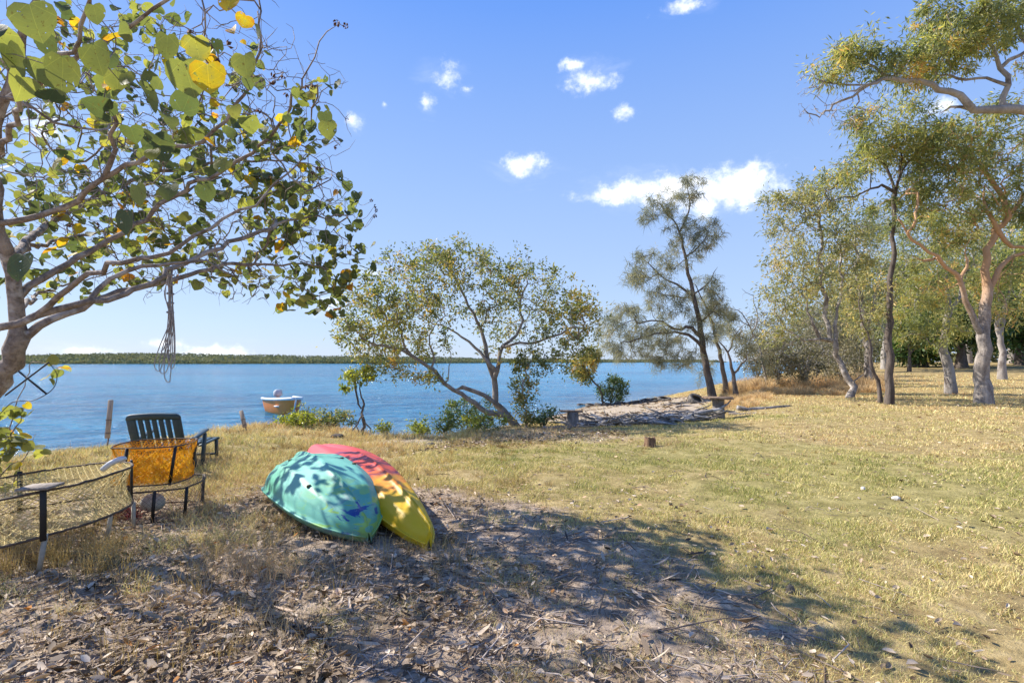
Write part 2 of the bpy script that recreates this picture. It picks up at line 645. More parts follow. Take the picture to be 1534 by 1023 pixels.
M = {}
M['ground'] = mat('ground', ground_fn)
M['water'] = mat('water', water_fn)
M['grass'] = leaf_mat('grass', [(0.0, (0.15, 0.17, 0.045)), (0.35, (0.29, 0.275, 0.09)), (0.6, (0.45, 0.378, 0.165)), (0.85, (0.55, 0.455, 0.24)), (1.0, (0.38, 0.25, 0.12))], 0.25, (1.1, 1.1, 0.9), 0.7, 0.2, 1.58)
M['litter'] = leaf_mat('dead_leaves', [(0.0, (0.05, 0.034, 0.02)), (0.25, (0.16, 0.11, 0.065)), (0.55, (0.36, 0.27, 0.175)), (0.9, (0.62, 0.51, 0.38)), (1.0, (0.42, 0.18, 0.04))], 0.12, (1.1, 1.0, 0.8), 0.65, 0.3)
M['twig'] = leaf_mat('twigs', [(0.0, (0.10, 0.075, 0.06)), (0.5, (0.27, 0.21, 0.165)), (1.0, (0.46, 0.39, 0.33))], 0.0, (1, 1, 1), 0.85, 0.15)
M['weed'] = leaf_mat('dry_weed', [(0.0, (0.24, 0.20, 0.08)), (0.5, (0.44, 0.34, 0.19)), (1.0, (0.50, 0.33, 0.20))], 0.2, (1.1, 1.0, 0.8), 0.8, 0.15)
M['tussock'] = leaf_mat('dry_tussock', [(0.0, (0.20, 0.15, 0.055)), (0.5, (0.36, 0.265, 0.11)), (1.0, (0.50, 0.37, 0.18))], 0.25, (1.1, 1.1, 0.9), 0.75, 0.15)
M['reed'] = leaf_mat('dry_reed', [(0.0, (0.38, 0.26, 0.13)), (0.5, (0.55, 0.41, 0.23)), (1.0, (0.66, 0.52, 0.32))], 0.45, (1.1, 1.0, 0.8), 0.8, 0.15)
M['mangrove'] = leaf_mat('mangrove_leaf', [(0.0, (0.065, 0.088, 0.04)), (0.45, (0.145, 0.155, 0.06)), (0.75, (0.25, 0.225, 0.075)), (0.93, (0.36, 0.27, 0.08)), (1.0, (0.40, 0.24, 0.08))], 0.42, (1.4, 1.5, 0.7), 0.45, 0.4, 1.3)
M['bright'] = leaf_mat('sapling_leaf', [(0.0, (0.07, 0.10, 0.025)), (0.5, (0.19, 0.20, 0.04)), (1.0, (0.34, 0.32, 0.06))], 0.4, (1.4, 1.5, 0.6), 0.4, 0.4, 1.5)
M['shrubdark'] = leaf_mat('dark_shrub_leaf', [(0.0, (0.04, 0.07, 0.025)), (0.5, (0.085, 0.125, 0.04)), (1.0, (0.17, 0.19, 0.06))], 0.35, (1.4, 1.5, 0.6), 0.4, 0.45)
M['casuarina'] = leaf_mat('casuarina_needles', [(0.0, (0.085, 0.092, 0.072)), (0.5, (0.145, 0.145, 0.095)), (0.85, (0.22, 0.19, 0.10)), (1.0, (0.25, 0.185, 0.10))], 0.4, (1.25, 1.25, 0.9), 0.6, 0.25, 2.0)
M['euc'] = leaf_mat('eucalypt_leaf', [(0.0, (0.07, 0.09, 0.045)), (0.4, (0.145, 0.155, 0.065)), (0.75, (0.25, 0.235, 0.085)), (0.93, (0.34, 0.28, 0.095)), (1.0, (0.36, 0.22, 0.09))], 0.5, (1.45, 1.5, 0.8), 0.45, 0.4, 1.75)
M['eucwarm'] = leaf_mat('paperbark_leaf', [(0.0, (0.08, 0.10, 0.05)), (0.45, (0.165, 0.165, 0.075)), (0.75, (0.26, 0.23, 0.095)), (1.0, (0.37, 0.27, 0.11))], 0.45, (1.45, 1.45, 0.85), 0.5, 0.35, 1.75)
M['scrub'] = leaf_mat('scrub_leaf', [(0.0, (0.075, 0.078, 0.05)), (0.5, (0.145, 0.14, 0.085)), (1.0, (0.25, 0.215, 0.135))], 0.35, (1.3, 1.3, 0.9), 0.6, 0.25, 1.3)
M['fig'] = leaf_mat('fig_leaf', [(0.0, (0.03, 0.065, 0.022)), (0.5, (0.06, 0.115, 0.035)), (0.9, (0.12, 0.17, 0.05)), (1.0, (0.30, 0.24, 0.04))], 0.3, (1.4, 1.5, 0.6), 0.4, 0.45)
M['farwood'] = leaf_mat('far_leaf', [(0.0, (0.085, 0.098, 0.065)), (0.5, (0.15, 0.158, 0.09)), (1.0, (0.23, 0.215, 0.12))], 0.25, (1.2, 1.2, 0.8), 0.8, 0.1, 1.45)
M['bark_hib'] = bark_mat('hibiscus_bark', (0.16, 0.125, 0.10), (0.40, 0.33, 0.27), (0.48, 0.43, 0.38), 14, 0.8, 0.9)
M['bark_mang'] = bark_mat('mangrove_bark', (0.17, 0.14, 0.115), (0.36, 0.315, 0.27), None, 8, 0.5, 0.6)
M['bark_dark'] = bark_mat('dark_bark', (0.07, 0.055, 0.045), (0.19, 0.155, 0.13), None, 10, 0.2, 0.8)
M['bark_cas'] = bark_mat('casuarina_bark', (0.085, 0.068, 0.056), (0.22, 0.18, 0.155), None, 8, 0.3, 0.8)
M['bark_paper'] = bark_mat('paperbark', (0.15, 0.125, 0.105), (0.40, 0.355, 0.315), (0.52, 0.47, 0.43), 7, 0.3, 1.0)
M['bark_pale'] = bark_mat('pale_bark', (0.25, 0.22, 0.195), (0.43, 0.39, 0.355), (0.16, 0.135, 0.12), 4, 0.4, 0.5)
M['bark_gum'] = bark_mat('gum_bark', (0.17, 0.14, 0.12), (0.46, 0.41, 0.365), (0.60, 0.34, 0.17), 5, 0.35, 0.8, zmix=(2.2, 4.4))
M['bark_grey'] = bark_mat('grey_twig', (0.24, 0.215, 0.19), (0.45, 0.415, 0.38), None, 10, 0.5, 0.4)
M['driftwood'] = bark_mat('driftwood', (0.11, 0.10, 0.092), (0.36, 0.335, 0.31), (0.54, 0.51, 0.48), 5, 0.5, 0.7)

# ------------------------------------------------------------------ ground and water
def axis_coords(fine, lim, far, grow=1.07):
    a = list(np.arange(0, lim, fine))
    s = fine
    while a[-1] < far:
        s *= grow
        a.append(a[-1] + s)
    return np.array(a)


xp = axis_coords(0.06, 5.0, 2500)
xs = np.concatenate([-xp[:0:-1], xp])
yp = axis_coords(0.05, 8.0, 2500)
yn = axis_coords(0.35, 2.0, 300, 1.2)
ys = np.concatenate([-yn[:0:-1], yp])
GX, GY = np.meshgrid(xs, ys, indexing='ij')
gx, gy = GX.ravel(), GY.ravel()
gzv = gz(gx, gy)
lm, sm = litter_mask(gx, gy), sand_mask(gx, gy)
near = ss(np.hypot(gx, gy), 14, 4)
gzv = gzv + near * ((fbm(gx, gy, 5.0, 41) - 0.5) * 0.05 + (fbm(gx, gy, 14, 45, 2) - 0.5) * 0.022 * (0.4 + lm))
def lush_f(x, y):
    v = fbm(x, y, 0.28, 77) * 0.6 + fbm(x, y, 1.3, 79) * 0.4
    b = np.exp(-(((x - 3.4) / 2.4) ** 2 + ((y - 4.8) / 1.3) ** 2)) * 0.32 + np.exp(-(((x - 2.6) / 1.6) ** 2 + ((y - 7.5) / 1.2) ** 2)) * 0.25
    b = b + np.exp(-(((x - 5.0) / 3.0) ** 2 + ((y - 11.5) / 1.6) ** 2)) * 0.16
    return ss(v + b, 0.48, 0.78) * ss(np.hypot(x, y), 26, 14)
lush = lush_f(gx, gy)
g = Geo()
g.add(np.stack([gx, gy, gzv], 1), None, grid_faces(len(xs), len(ys))[:, ::1])
ground = g.build('ground', M['ground'], smooth=True, attrs={'litter': lm, 'sand': sm, 'lush': lush})
tag(ground, kind='structure')

wx = np.concatenate([-axis_coords(1.5, 60, 3000, 1.25)[:0:-1], axis_coords(1.5, 60, 3000, 1.25)])
wy = np.concatenate([np.arange(-40, 0, 4.0), axis_coords(1.0, 50, 3000, 1.2)])
WX, WY = np.meshgrid(wx, wy, indexing='ij')
sh = ss(WY.ravel() - np.interp(WX.ravel(), _sx, _sw), 9, 0)
g = Geo()
g.add(np.stack([WX.ravel(), WY.ravel(), np.full(WX.size, WZ)], 1), None, grid_faces(len(wx), len(wy)))
water = g.build('water', M['water'], smooth=True, attrs={'shallow': sh})
tag(water, kind='structure')

# far shore: low bank rising to a wooded rise, and the mangrove belt on it
fxs = np.linspace(-900, 420, 260)
def far_y(x):
    return 440 + 30 * np.sin(x / 170) + np.interp(x, [-900, -250, -100, 60, 420], [-60, 0, 60, 330, 520])
def rise(x):
    return np.interp(x, [-900, -420, -260, -120, -40, 80, 420], [7.4, 6.8, 7.2, 5.4, 4.2, 3.4, 3.4]) * (.7 + .6 * fbm(x, 0 * x, 0.012, 8)) + 1.4 * fbm(x, 0 * x, .05, 18) - .4
M['bank'] = plain_mat('wooded_ground', (.075, .09, .04), .95, .1, .35, .05)
rows = []
for off, hf in ((-14, None), (2, None), (10, .10), (24, .5), (90, .9), (150, .95), (300, None)):
    z = np.full_like(fxs, {-14: -1.6, 2: -1.02, 300: -3}[off]) if hf is None else -1 + hf * rise(fxs)
    rows.append(np.stack([fxs, far_y(fxs) + off + 3 * np.sin(fxs / 23 + off), z], 1))
g = Geo()
g.add(np.stack(rows, 1).reshape(-1, 3), None, grid_faces(len(fxs), len(rows)))
bank = g.build('far_shore', M['bank'], smooth=True)
tag(bank, kind='structure')
n = 52000
x = R.uniform(-880, 400, n)
front = R.uniform(0, 1, n) < .6
dep = np.where(front, R.uniform(0, 26, n), R.uniform(26, 150, n))
crown_ = fbm(x, dep, 0.10, 6)
gtop = np.interp(dep, [0, 10, 24, 90, 150], [0, .1, .5, .9, .95]) * rise(x) - 1
z = np.where(front, np.maximum(-1, gtop - .5) + (1.2 + 4.6 * crown_) * R.uniform(0, 1, n) ** .8, gtop + (1.2 + 2.6 * crown_) * R.uniform(.1, 1, n))
c = np.stack([x, far_y(x) + dep, z], 1)
g = Geo()
leaf_cards(g, c, rand_unit(n), R.uniform(.9, 2.4, n), R.uniform(.7, 1.8, n), 0.3, np.clip(np.where(front, .42, .12) + 0.6 * (fbm(x, dep, 0.06, 15) - .35) + R.normal(0, .12, n), 0, 1))
tag(g.build('far_woods', M['farwood']), 'low olive mangrove wood along the far shore across the water', 'woods', kind='stuff')

# ------------------------------------------------------------------ trees
class Skel:
    """wood as a tree of nodes; twigs are grown from the limbs to every leaf cluster"""
    def __init__(self, cap=30000):
        self.P = np.zeros((cap, 3))
        self.par = np.full(cap, -1)
        self.rmin = np.zeros(cap)
        self.dir = np.zeros((cap, 3))
        self.n = 0
        self.tips = []

    def node(self, p, par, r=0.0):
        i = self.n
        self.P[i] = p
        self.par[i] = par
        self.rmin[i] = r
        if par >= 0:
            d = p - self.P[par]
            self.dir[i] = d / max(np.linalg.norm(d), 1e-6)
        else:
            self.dir[i] = (0, 0, 1)
        self.n += 1
        return i

    def near(self, p):
        d = np.linalg.norm(self.P[:self.n] - p, axis=1)
        i = int(np.argmin(d))
        return i, d[i]

    def limb(self, pts, r0, r1, wob, step, rng, attach=True):
        pts = [np.asarray(q, float) for q in pts]
        S = smooth_path(pts, 5)
        L = np.linalg.norm(np.diff(S, axis=0), axis=1).sum()
        k = max(4, int(L / step))
        cum = np.concatenate([[0], np.cumsum(np.linalg.norm(np.diff(S, axis=0), axis=1))]) / L
        tt = np.linspace(0, 1, k + 1)
        S = np.stack([np.interp(tt, cum, S[:, j]) for j in range(3)], 1)
        S[1:] += rng.normal(size=(k, 3)) * wob * np.minimum(1, tt[1:, None] * 4)
        par = -1
        st = 0
        if self.n and attach:
            par, dd = self.near(S[0])
            if dd < 0.5 * step:
                st = 1
        for i in range(st, k + 1):
            par = self.node(S[i], par, r0 + (r1 - r0) * tt[i])
        self.tips.append(par)

    def grow(self, targets, step, rng, bend=0.35, sag=0.0):
        T = np.asarray(targets)
        if not len(T):
            return
        d0 = np.full(len(T), 1e9)
        for i in range(0, self.n, 400):
            d0 = np.minimum(d0, np.linalg.norm(T[:, None] - self.P[None, i:min(i + 400, self.n)], axis=2).min(1))
        for q in np.argsort(d0):
            t = T[q]
            i, d = self.near(t)
            if d < step * .3:
                self.tips.append(i)
                continue
            k = max(2, int(d / step))
            p0 = self.P[i].copy()
            ctrl = p0 + self.dir[i] * d * bend + (t - p0) * 0.3 + rng.normal(size=3) * d * 0.12 + np.array([0, 0, -sag * d])
            par = i
            for s_ in np.linspace(0, 1, k + 1)[1:]:
                p = (1 - s_) ** 2 * p0 + 2 * s_ * (1 - s_) * ctrl + s_ * s_ * t + (rng.normal(size=3) * step * 0.10 if s_ < 1 else 0)
                par = self.node(p, par)
            self.tips.append(par)

    def mesh(self, g, tip_r, power=0.5, sides=(7, 5, 3), thick=1.0):
        n = self.n
        cnt = np.zeros(n)
        kids = [[] for _ in range(n)]
        for i in range(n):
            if self.par[i] >= 0:
                kids[self.par[i]].append(i)
        for i in range(n - 1, -1, -1):
            if not kids[i]:
                cnt[i] = 1
            if self.par[i] >= 0:
                cnt[self.par[i]] += cnt[i]
        r = np.maximum(tip_r * np.power(cnt, power) * thick, self.rmin[:n])
        for i in range(n):                       # never thicker than the wood it grows from
            p = self.par[i]
            if p >= 0:
                r[i] = min(r[i], r[p])
        done = set()
        starts = [i for i in range(n) if self.par[i] < 0]
        stack = [(i, -1) for i in starts]
        while stack:
            i, p = stack.pop()
            chain = [p] if p >= 0 else []
            while True:
                chain.append(i)
                if not kids[i]:
                    break
                ks = sorted(kids[i], key=lambda a: -(r[a] * 1e3 + cnt[a]))
                for o in ks[1:]:
                    stack.append((o, i))
                i = ks[0]
            rr = r[chain].copy()
            if p >= 0:
                rr[0] = min(rr[0], rr[1] * 1.25)
            mx = rr.max()
            sd = sides[0] if mx > 0.035 else sides[1] if mx > 0.012 else sides[2]
            rr[-1] *= 0.4 if not kids[i] else 1
            tube(g, self.P[chain], rr, sd, cap=False)


def blob_targets(blobs, scale, rng):
    """blobs: (px, py, rx, ry, depth, depth radius, count) in photo pixels and metres -> points in those volumes"""
    out = []
    for b in blobs:
        px, py, rx, ry, d, dr, n = b
        u = rand_unit(n, rng) * rng.uniform(0.15, 1, (n, 1)) ** 0.5
        dd = d + u[:, 1] * dr
        c = at(px, py, d)
        out.append(np.stack([c[0] + u[:, 0] * rx / F * d, dd, c[2] + u[:, 2] * ry / F * d], 1))
    return np.concatenate(out) if out else np.zeros((0, 3))


def cluster_leaves(g, T, n_per, cr, L, Wd, rng, droop=0.0, flat=1.0, spread=0.36, base=0.45, up=None, elong=None):
    N = len(T)
    if N == 0:
        return
    cnt = np.maximum(2, (n_per * rng.gamma(1.6, 1 / 1.6, N)).astype(int))
    k = np.repeat(np.arange(N), cnt)
    o_ = rng.normal(size=(len(k), 3)) * np.array([1, 1, flat])
    c = T[k] + o_ * cr * rng.uniform(.4, 1.1, N)[k][:, None]
    ax = rand_unit(len(k), rng) * .8 + o_ * .55
    ax[:, 2] -= droop
    ax = nrm(ax)
    ct = rng.normal(base, spread * .55, N)
    big = (fbm(T[:, 0] + T[:, 2] * .7, T[:, 1] + T[:, 2], 0.6, 3) - .5) * .5
    tint = np.clip(ct[k] + big[k] + rng.normal(0, spread * .5, len(k)), 0, 1)
    leaf_cards(g, c, ax, L * rng.uniform(.65, 1.3, len(k)), Wd * rng.uniform(.65, 1.3, len(k)), 0.22, tint, rng, up)


def needles(g, T, n_per, L, rng, wdt=0.008, base=0.45):
    """drooping feathery sprays"""
    N = len(T)
    k = np.repeat(np.arange(N), n_per)
    out = rand_unit(N, rng)
    a = nrm(out[k] * 0.5 + rng.normal(size=(len(k), 3)) * 0.55 + np.array([0, 0, -0.25]))
    ln = L * rng.uniform(.5, 1.3, len(k))[:, None]
    b = T[k] + rng.normal(size=(len(k), 3)) * L * .25
    s = nrm(np.cross(a, rand_unit(len(k), rng))) * wdt
    t = b + a * ln + np.array([0, 0, -1]) * ln * 0.22
    m = b + a * ln * .55
    V = np.stack([b - s, b + s, m + s * .9, m - s * .9, t], 1).reshape(-1, 3)
    q = np.arange(len(k))[:, None] * 5
    tint = np.clip(np.repeat(rng.normal(base, .2, N)[k] + rng.normal(0, .12, len(k)), 5), 0, 1)
    g.add(V, q + np.array([[3, 2, 4]]), q + np.array([[0, 1, 2, 3]]), tint)


def flare(sk, base, r, rng):
    pass


def tree(name, label, cat, base, limbs, blobs, bark, leaf, leafmat, seed, step=0.3, tip=0.006, wob=0.03, bend=0.35, power=0.5,
         group=None, extra=None, sag=0.0, bare=None, wood='trunk', dens=1.0):
    """limbs: (list of (px, py, depth), r0, r1); leaf: function(g, tips, rng)"""
    rng = np.random.default_rng(seed)
    root = empty(name, base, label, cat, group)
    sk = Skel()
    first = True
    for pts, r0, r1 in limbs:
        P = [at(*q) if len(q) == 3 else np.array(q[:3]) for q in pts]
        if first:
            P[0] = np.array(base) - np.array([0, 0, 0.12])
            S0 = np.array(base)
        sk.limb(P, r0, r1, wob, step, rng, attach=not first)
        if first:                                # root flare
            for i in range(sk.n):
                h = np.linalg.norm(sk.P[i] - S0)
                sk.rmin[i] *= 1 + 0.30 * math.exp(-h / (1.3 * r0 + 0.03))
        first = False
    T = blob_targets([(*b_[:6], max(3, int(b_[6] * dens))) for b_ in blobs], 1, rng)
    sk.grow(T, step, rng, bend, sag)
    leafpts = T
    if bare:
        sk.grow(blob_targets(bare, 1, rng), step, rng, bend, sag)
    g = Geo()
    sk.mesh(g, tip, power)
    g.build(wood, bark, root, smooth=True)
    if leafmat is not None and len(leafpts):
        g = Geo()
        leaf(g, leafpts, rng)
        g.build('crown', leafmat, root)
    return root, sk


def L_(*a, **k):
    return lambda g, T, rng: cluster_leaves(g, T, *a[:1], *a[1:], rng, **k)


EUC = L_(38, 0.19, 0.165, 0.034, droop=0.55, base=0.48)

# --- mangrove leaning over the water in the middle
d = 12.0
def D(pts, d, j=0.0):
    return [(px, py, d + j * i) for i, (px, py) in enumerate(pts)]
limbs = [
    (D([(777, 641), (760, 622), (743, 602), (741, 568), (735, 546), (727, 518), (717, 485), (697, 449), (680, 415)], d, .06), .10, .010),
    (D([(774, 640), (756, 622), (726, 617), (700, 596), (668, 577), (646, 552), (614, 530), (602, 505), (592, 470)], d, -.10), .08, .011),
    (D([(749, 608), (724, 592), (698, 580), (680, 586)], d), .055, .05),
    (D([(745, 556), (752, 521), (771, 506), (783, 484), (778, 455), (790, 425)], d, .15), .055, .01),
    (D([(755, 520), (775, 514), (808, 511), (835, 500), (865, 490)], d, -.15), .035, .008),
    (D([(736, 548), (716, 525), (696, 508), (668, 490), (640, 480)], d, .2), .045, .008),
    (D([(614, 530), (585, 520), (560, 515), (535, 500)], d - .6, -.1), .03, .008),
    (D([(646, 552), (650, 535), (640, 510), (655, 480)], d - .5, .1), .03, .008),
    (D([(668, 577), (672, 555), (676, 540)], d - .4), .02, .008)]
blobs = [(555, 470, 50, 62, 11.2, 1.4, 95), (610, 435, 60, 58, 11.6, 1.6, 105), (700, 400, 65, 38, 12.4, 1.6, 85), (645, 388, 32, 26, 12.2, 1, 30), (780, 418, 62, 42, 12.6, 1.5, 75),
         (845, 455, 45, 40, 12.2, 1.2, 60), (880, 478, 24, 26, 12, .8, 24), (620, 510, 70, 30, 11.5, 1.4, 55), (760, 470, 80, 40, 12.5, 1.8, 50), (700, 455, 70, 42, 12, 1.8, 45),
         (820, 512, 55, 28, 12, 1.2, 34), (598, 556, 24, 17, 11.2, .5, 14), (640, 566, 20, 13, 11.3, .5, 9), (535, 505, 26, 28, 11.2, .7, 22), (560, 540, 34, 18, 11.3, .8, 18), (870, 515, 30, 24, 12, .9, 22), (840, 545, 24, 18, 12, .8, 12), (640, 470, 60, 40, 11.8, 1.4, 40), (760, 525, 40, 20, 12.3, 1, 10)]
tree('mangrove_tree', 'wide spreading olive mangrove leaning over the water edge on forked grey limbs', 'tree', on(777, d), limbs, blobs, M['bark_mang'],
     L_(26, 0.115, 0.088, 0.038, base=0.55), M['mangrove'], 11, step=0.2, tip=0.0045, wob=0.02, power=0.48)

# --- leafy upright stem beside it
d = 11.6
tree('young_mangrove', 'slender leafy mangrove stem standing upright beside the big leaning mangrove', 'tree', on(788, d),
     [(D([(788, 640), (787, 610), (783, 585), (789, 555), (796, 530)], d), .035, .008)],
     [(785, 620, 20, 20, d, .3, 26), (784, 585, 22, 24, d, .3, 30), (796, 545, 28, 28, d, .4, 34)], M['bark_mang'],
     L_(22, 0.09, 0.075, 0.036, base=0.5), M['mangrove'], 12, step=0.12, tip=0.004)

# --- little mangrove sapling with stilt roots
d = 11.0
tree('mangrove_sapling', 'small stilt rooted mangrove sapling with flat tufted top at the grassy bank edge', 'tree', on(541, d),
     [(D([(541, 646), (543, 625), (541, 600), (536, 580)], d), .04, .012),
      (D([(541, 612), (535, 600), (533, 580), (526, 565)], d), .02, .008),
      (D([(541, 622), (533, 634), (528, 648)], d), .016, .012), (D([(542, 620), (550, 632), (553, 648)], d - .1), .018, .012), (D([(541, 625), (538, 636), (535, 650)], d - .25), .014, .01)],
     [(526, 562, 16, 8, d, .25, 14), (545, 556, 18, 9, d, .25, 16), (555, 566, 12, 8, d, .2, 9), (520, 580, 12, 7, d, .2, 8), (535, 566, 20, 10, d, .25, 10)], M['bark_dark'],
     L_(16, 0.06, 0.085, 0.042, base=0.55), M['bright'], 13, step=0.1, tip=0.004)


# --- shrubs along the bank
def shrub(name, label, px, d, wpx, hpx, leafmat, bark, seed, n=40, leaf=None, lean=0, cat='shrub', stems=5, py=None, group=None, tip=0.003, bare=0):
    base = on(px, d)
    yb = HY + (CAMH - base[2]) * F / d
    limbs = []
    rr = np.random.default_rng(seed)
    for i in range(stems):
        a = (i + .5) / stems * 2 - 1 + rr.normal() * .15
        dd = d + rr.normal() * wpx / F * d * .25
        limbs.append(([(px, yb, d), (px + a * wpx * .3 + lean * .3, yb - hpx * .45, (d + dd) / 2), (px + a * wpx * .62 + lean * .6, yb - hpx * rr.uniform(.6, .85), dd)], tip * 5, tip * 1.6))
    wr = wpx / F * d
    blobs = [(px + lean * .6, yb - hpx * .62, wpx * .92, hpx * .42, d, wr * .7, n)]
    if n > 15:
        blobs.append((px + lean * .3, yb - hpx * .3, wpx * .8, hpx * .24, d, wr * .6, n // 3))
    return tree(name, label, cat, base, limbs, blobs, bark, leaf or L_(22, 0.08, 0.07, 0.034), leafmat, seed, step=0.1 * max(1, d / 14), tip=tip, wob=0.015, group=group,
                bare=[(px + lean * .6, yb - hpx * .6, wpx, hpx * .5, d, wr * .7, bare)] if bare else None, wood='stem')


shrub('mangrove_shrub', 'low yellow green mangrove shrub growing in front of the orange boat', 446, 11.8, 34, 20, M['bright'], M['bark_mang'], 21, 34)
shrub('mangrove_shrub', 'rounded grey green mangrove shrub between the orange boat and the small sapling', 498, 12.0, 40, 30, M['mangrove'], M['bark_mang'], 22, 40)
shrub('mangrove_shrub', 'upright yellow tipped mangrove shoot at the bow of the orange boat', 458, 11.6, 12, 42, M['bright'], M['bark_mang'], 23, 12)
shrub('mangrove_shrub', 'tiny pale mangrove seedling just beside the stilt rooted sapling', 577, 10.9, 15, 24, M['bright'], M['bark_mang'], 24, 10)
shrub('mangrove_shrub', 'small spiky mangrove shrub on the sand between sapling and big leaning mangrove', 632, 11.2, 30, 30, M['bright'], M['bark_dark'], 25, 18)
shrub('mangrove_shrub', 'dense dark mangrove shrub under the low limb of the big leaning mangrove', 700, 12.6, 52, 58, M['shrubdark'], M['bark_dark'], 26, 75)
shrub('mangrove_shrub', 'bright green shrub at the foot of the big leaning mangrove', 725, 11.2, 38, 28, M['bright'], M['bark_dark'], 27, 24)
shrub('mangrove_shrub', 'dark leafy shrub spilling from the mangrove foot towards the sandy beach', 815, 11.8, 30, 28, M['shrubdark'], M['bark_dark'], 28, 26)
shrub('mangrove_shrub', 'small dark green shrub hugging the bank under the low leaning limb', 668, 11.4, 22, 34, M['shrubdark'], M['bark_dark'], 29, 20)

# --- two plants standing at the water line
d = 25.5
b0 = on(905, d)
tree('mangrove_tree', 'round topped yellow mangrove leaning out over the water by the tyre row', 'tree', b0,
     [([(912, 598, d), (898, 580, d), (888, 570, d), (880, 555, d)], .06, .02)],
     [(877, 545, 24, 20, d, .8, 50), (872, 562, 19, 14, d, .6, 26), (888, 532, 14, 12, d, .5, 20)], M['bark_dark'],
     L_(30, 0.13, 0.14, 0.065, base=0.78), M['mangrove'], 31, step=0.2, tip=0.007)
d = 26.0
shrub('mangrove_shrub', 'dark green mangrove bush at the water line under the yellow mangrove', 916, d, 31, 40, M['shrubdark'], M['bark_dark'], 32, 60, L_(26, 0.15, 0.13, 0.06), tip=0.006)

# --- she-oak on the beach
d = 22.0
NEE = lambda g, T, rng: needles(g, T, 36, 0.34, rng, 0.0075)
limbs = [
    (D([(1068, 592), (1060, 560), (1053, 527), (1047, 474), (1032, 413), (1018, 348), (1003, 325), (988, 305)], d, .03), .17, .018),
    (D([(1018, 348), (1033, 312), (1031, 270)], d + .2), .05, .012),
    (D([(1049, 505), (1033, 490), (1014, 493), (985, 480), (955, 485)], d, -.25), .09, .015),
    (D([(1033, 440), (1010, 425), (995, 417), (972, 396)], d, .25), .06, .012),
    (D([(1052, 520), (1033, 501), (1005, 498), (984, 501), (940, 512)], d - .2, -.2), .08, .012),
    (D([(1040, 440), (1060, 425), (1075, 400)], d, .2), .04, .01), (D([(1026, 385), (1045, 370), (1062, 345)], d, -.2), .04, .01),
    (D([(1048, 480), (1065, 470), (1082, 450)], d, -.2), .04, .01)]
cb = [(990, 305, 26, 22, 22, .8, 26), (1031, 285, 20, 30, 22, .7, 26), (972, 328, 14, 14, 22, .5, 9), (1060, 345, 22, 26, 22, .8, 24), (1030, 372, 34, 28, 22, 1, 34), (978, 402, 38, 34, 22.3, 1.2, 48),
      (950, 416, 16, 16, 22, .6, 12), (1000, 450, 40, 30, 22, 1.3, 44), (935, 482, 34, 32, 21.6, 1.2, 46), (980, 508, 52, 30, 21.6, 1.5, 70), (928, 524, 26, 18, 21.4, 1, 22), (1070, 430, 18, 20, 22, .8, 16),
      (1062, 478, 34, 34, 22, 1.2, 40), (1015, 536, 36, 16, 21.8, 1, 26), (1082, 455, 12, 14, 22, .6, 9), (990, 545, 18, 18, 21.5, .7, 12), (1010, 335, 22, 24, 22, .7, 16), (905, 500, 12, 22, 21.5, .6, 9)]
tree('she_oak', 'tall wispy grey green she-oak leaning over the beach behind the log table', 'tree', on(1068, d), limbs, cb, M['bark_cas'], NEE, M['casuarina'], 41, dens=1.1, step=0.3, tip=0.007, wob=0.03)
d = 23.5
tree('she_oak', 'thin second she-oak stem rising just behind the tall leaning one', 'tree', on(1088, d),
     [(D([(1088, 582), (1082, 545), (1072, 505), (1060, 466), (1042, 428)], d), .13, .02)],
     [(1075, 480, 28, 30, d, 1, 24), (1050, 440, 24, 28, d, 1, 18), (1095, 470, 18, 22, d, .8, 12), (1048, 550, 22, 22, d, .8, 14)], M['bark_cas'], NEE, M['casuarina'], 42, step=0.3, tip=0.007)
d = 20.0
tree('she_oak', 'short dark she-oak with sparse forked branches beside the tall leaning one', 'tree', on(1104, d),
     [(D([(1104, 594), (1098, 562), (1091, 531), (1079, 512)], d), .11, .02), (D([(1098, 562), (1113, 540), (1127, 520)], d), .05, .012), (D([(1091, 531), (1098, 505), (1110, 490)], d), .04, .01)],
     [(1088, 505, 22, 22, d, .8, 16), (1122, 510, 22, 26, d, .8, 20), (1140, 545, 12, 20, d, .6, 8)], M['bark_cas'], lambda g, T, rng: needles(g, T, 26, 0.3, rng, 0.008), M['casuarina'], 43, step=0.25, tip=0.006,
     bare=[(1110, 500, 34, 34, d, 1, 30)])
d = 24.0
tree('dead_tree', 'bare twisted grey dead tree reaching up behind the short dark she-oak', 'tree', on(1150, d),
     [(D([(1150, 580), (1140, 530), (1125, 490), (1105, 465), (1085, 462)], d), .07, .012), (D([(1130, 500), (1134, 470), (1128, 445), (1112, 433)], d), .035, .008), (D([(1125, 490), (1110, 480), (1092, 482)], d), .03, .008)],
     [], M['bark_grey'], None, None, 44, step=0.3, tip=0.007, bare=[(1120, 480, 32, 38, d, 1, 26), (1140, 520, 18, 24, d, .8, 16)])

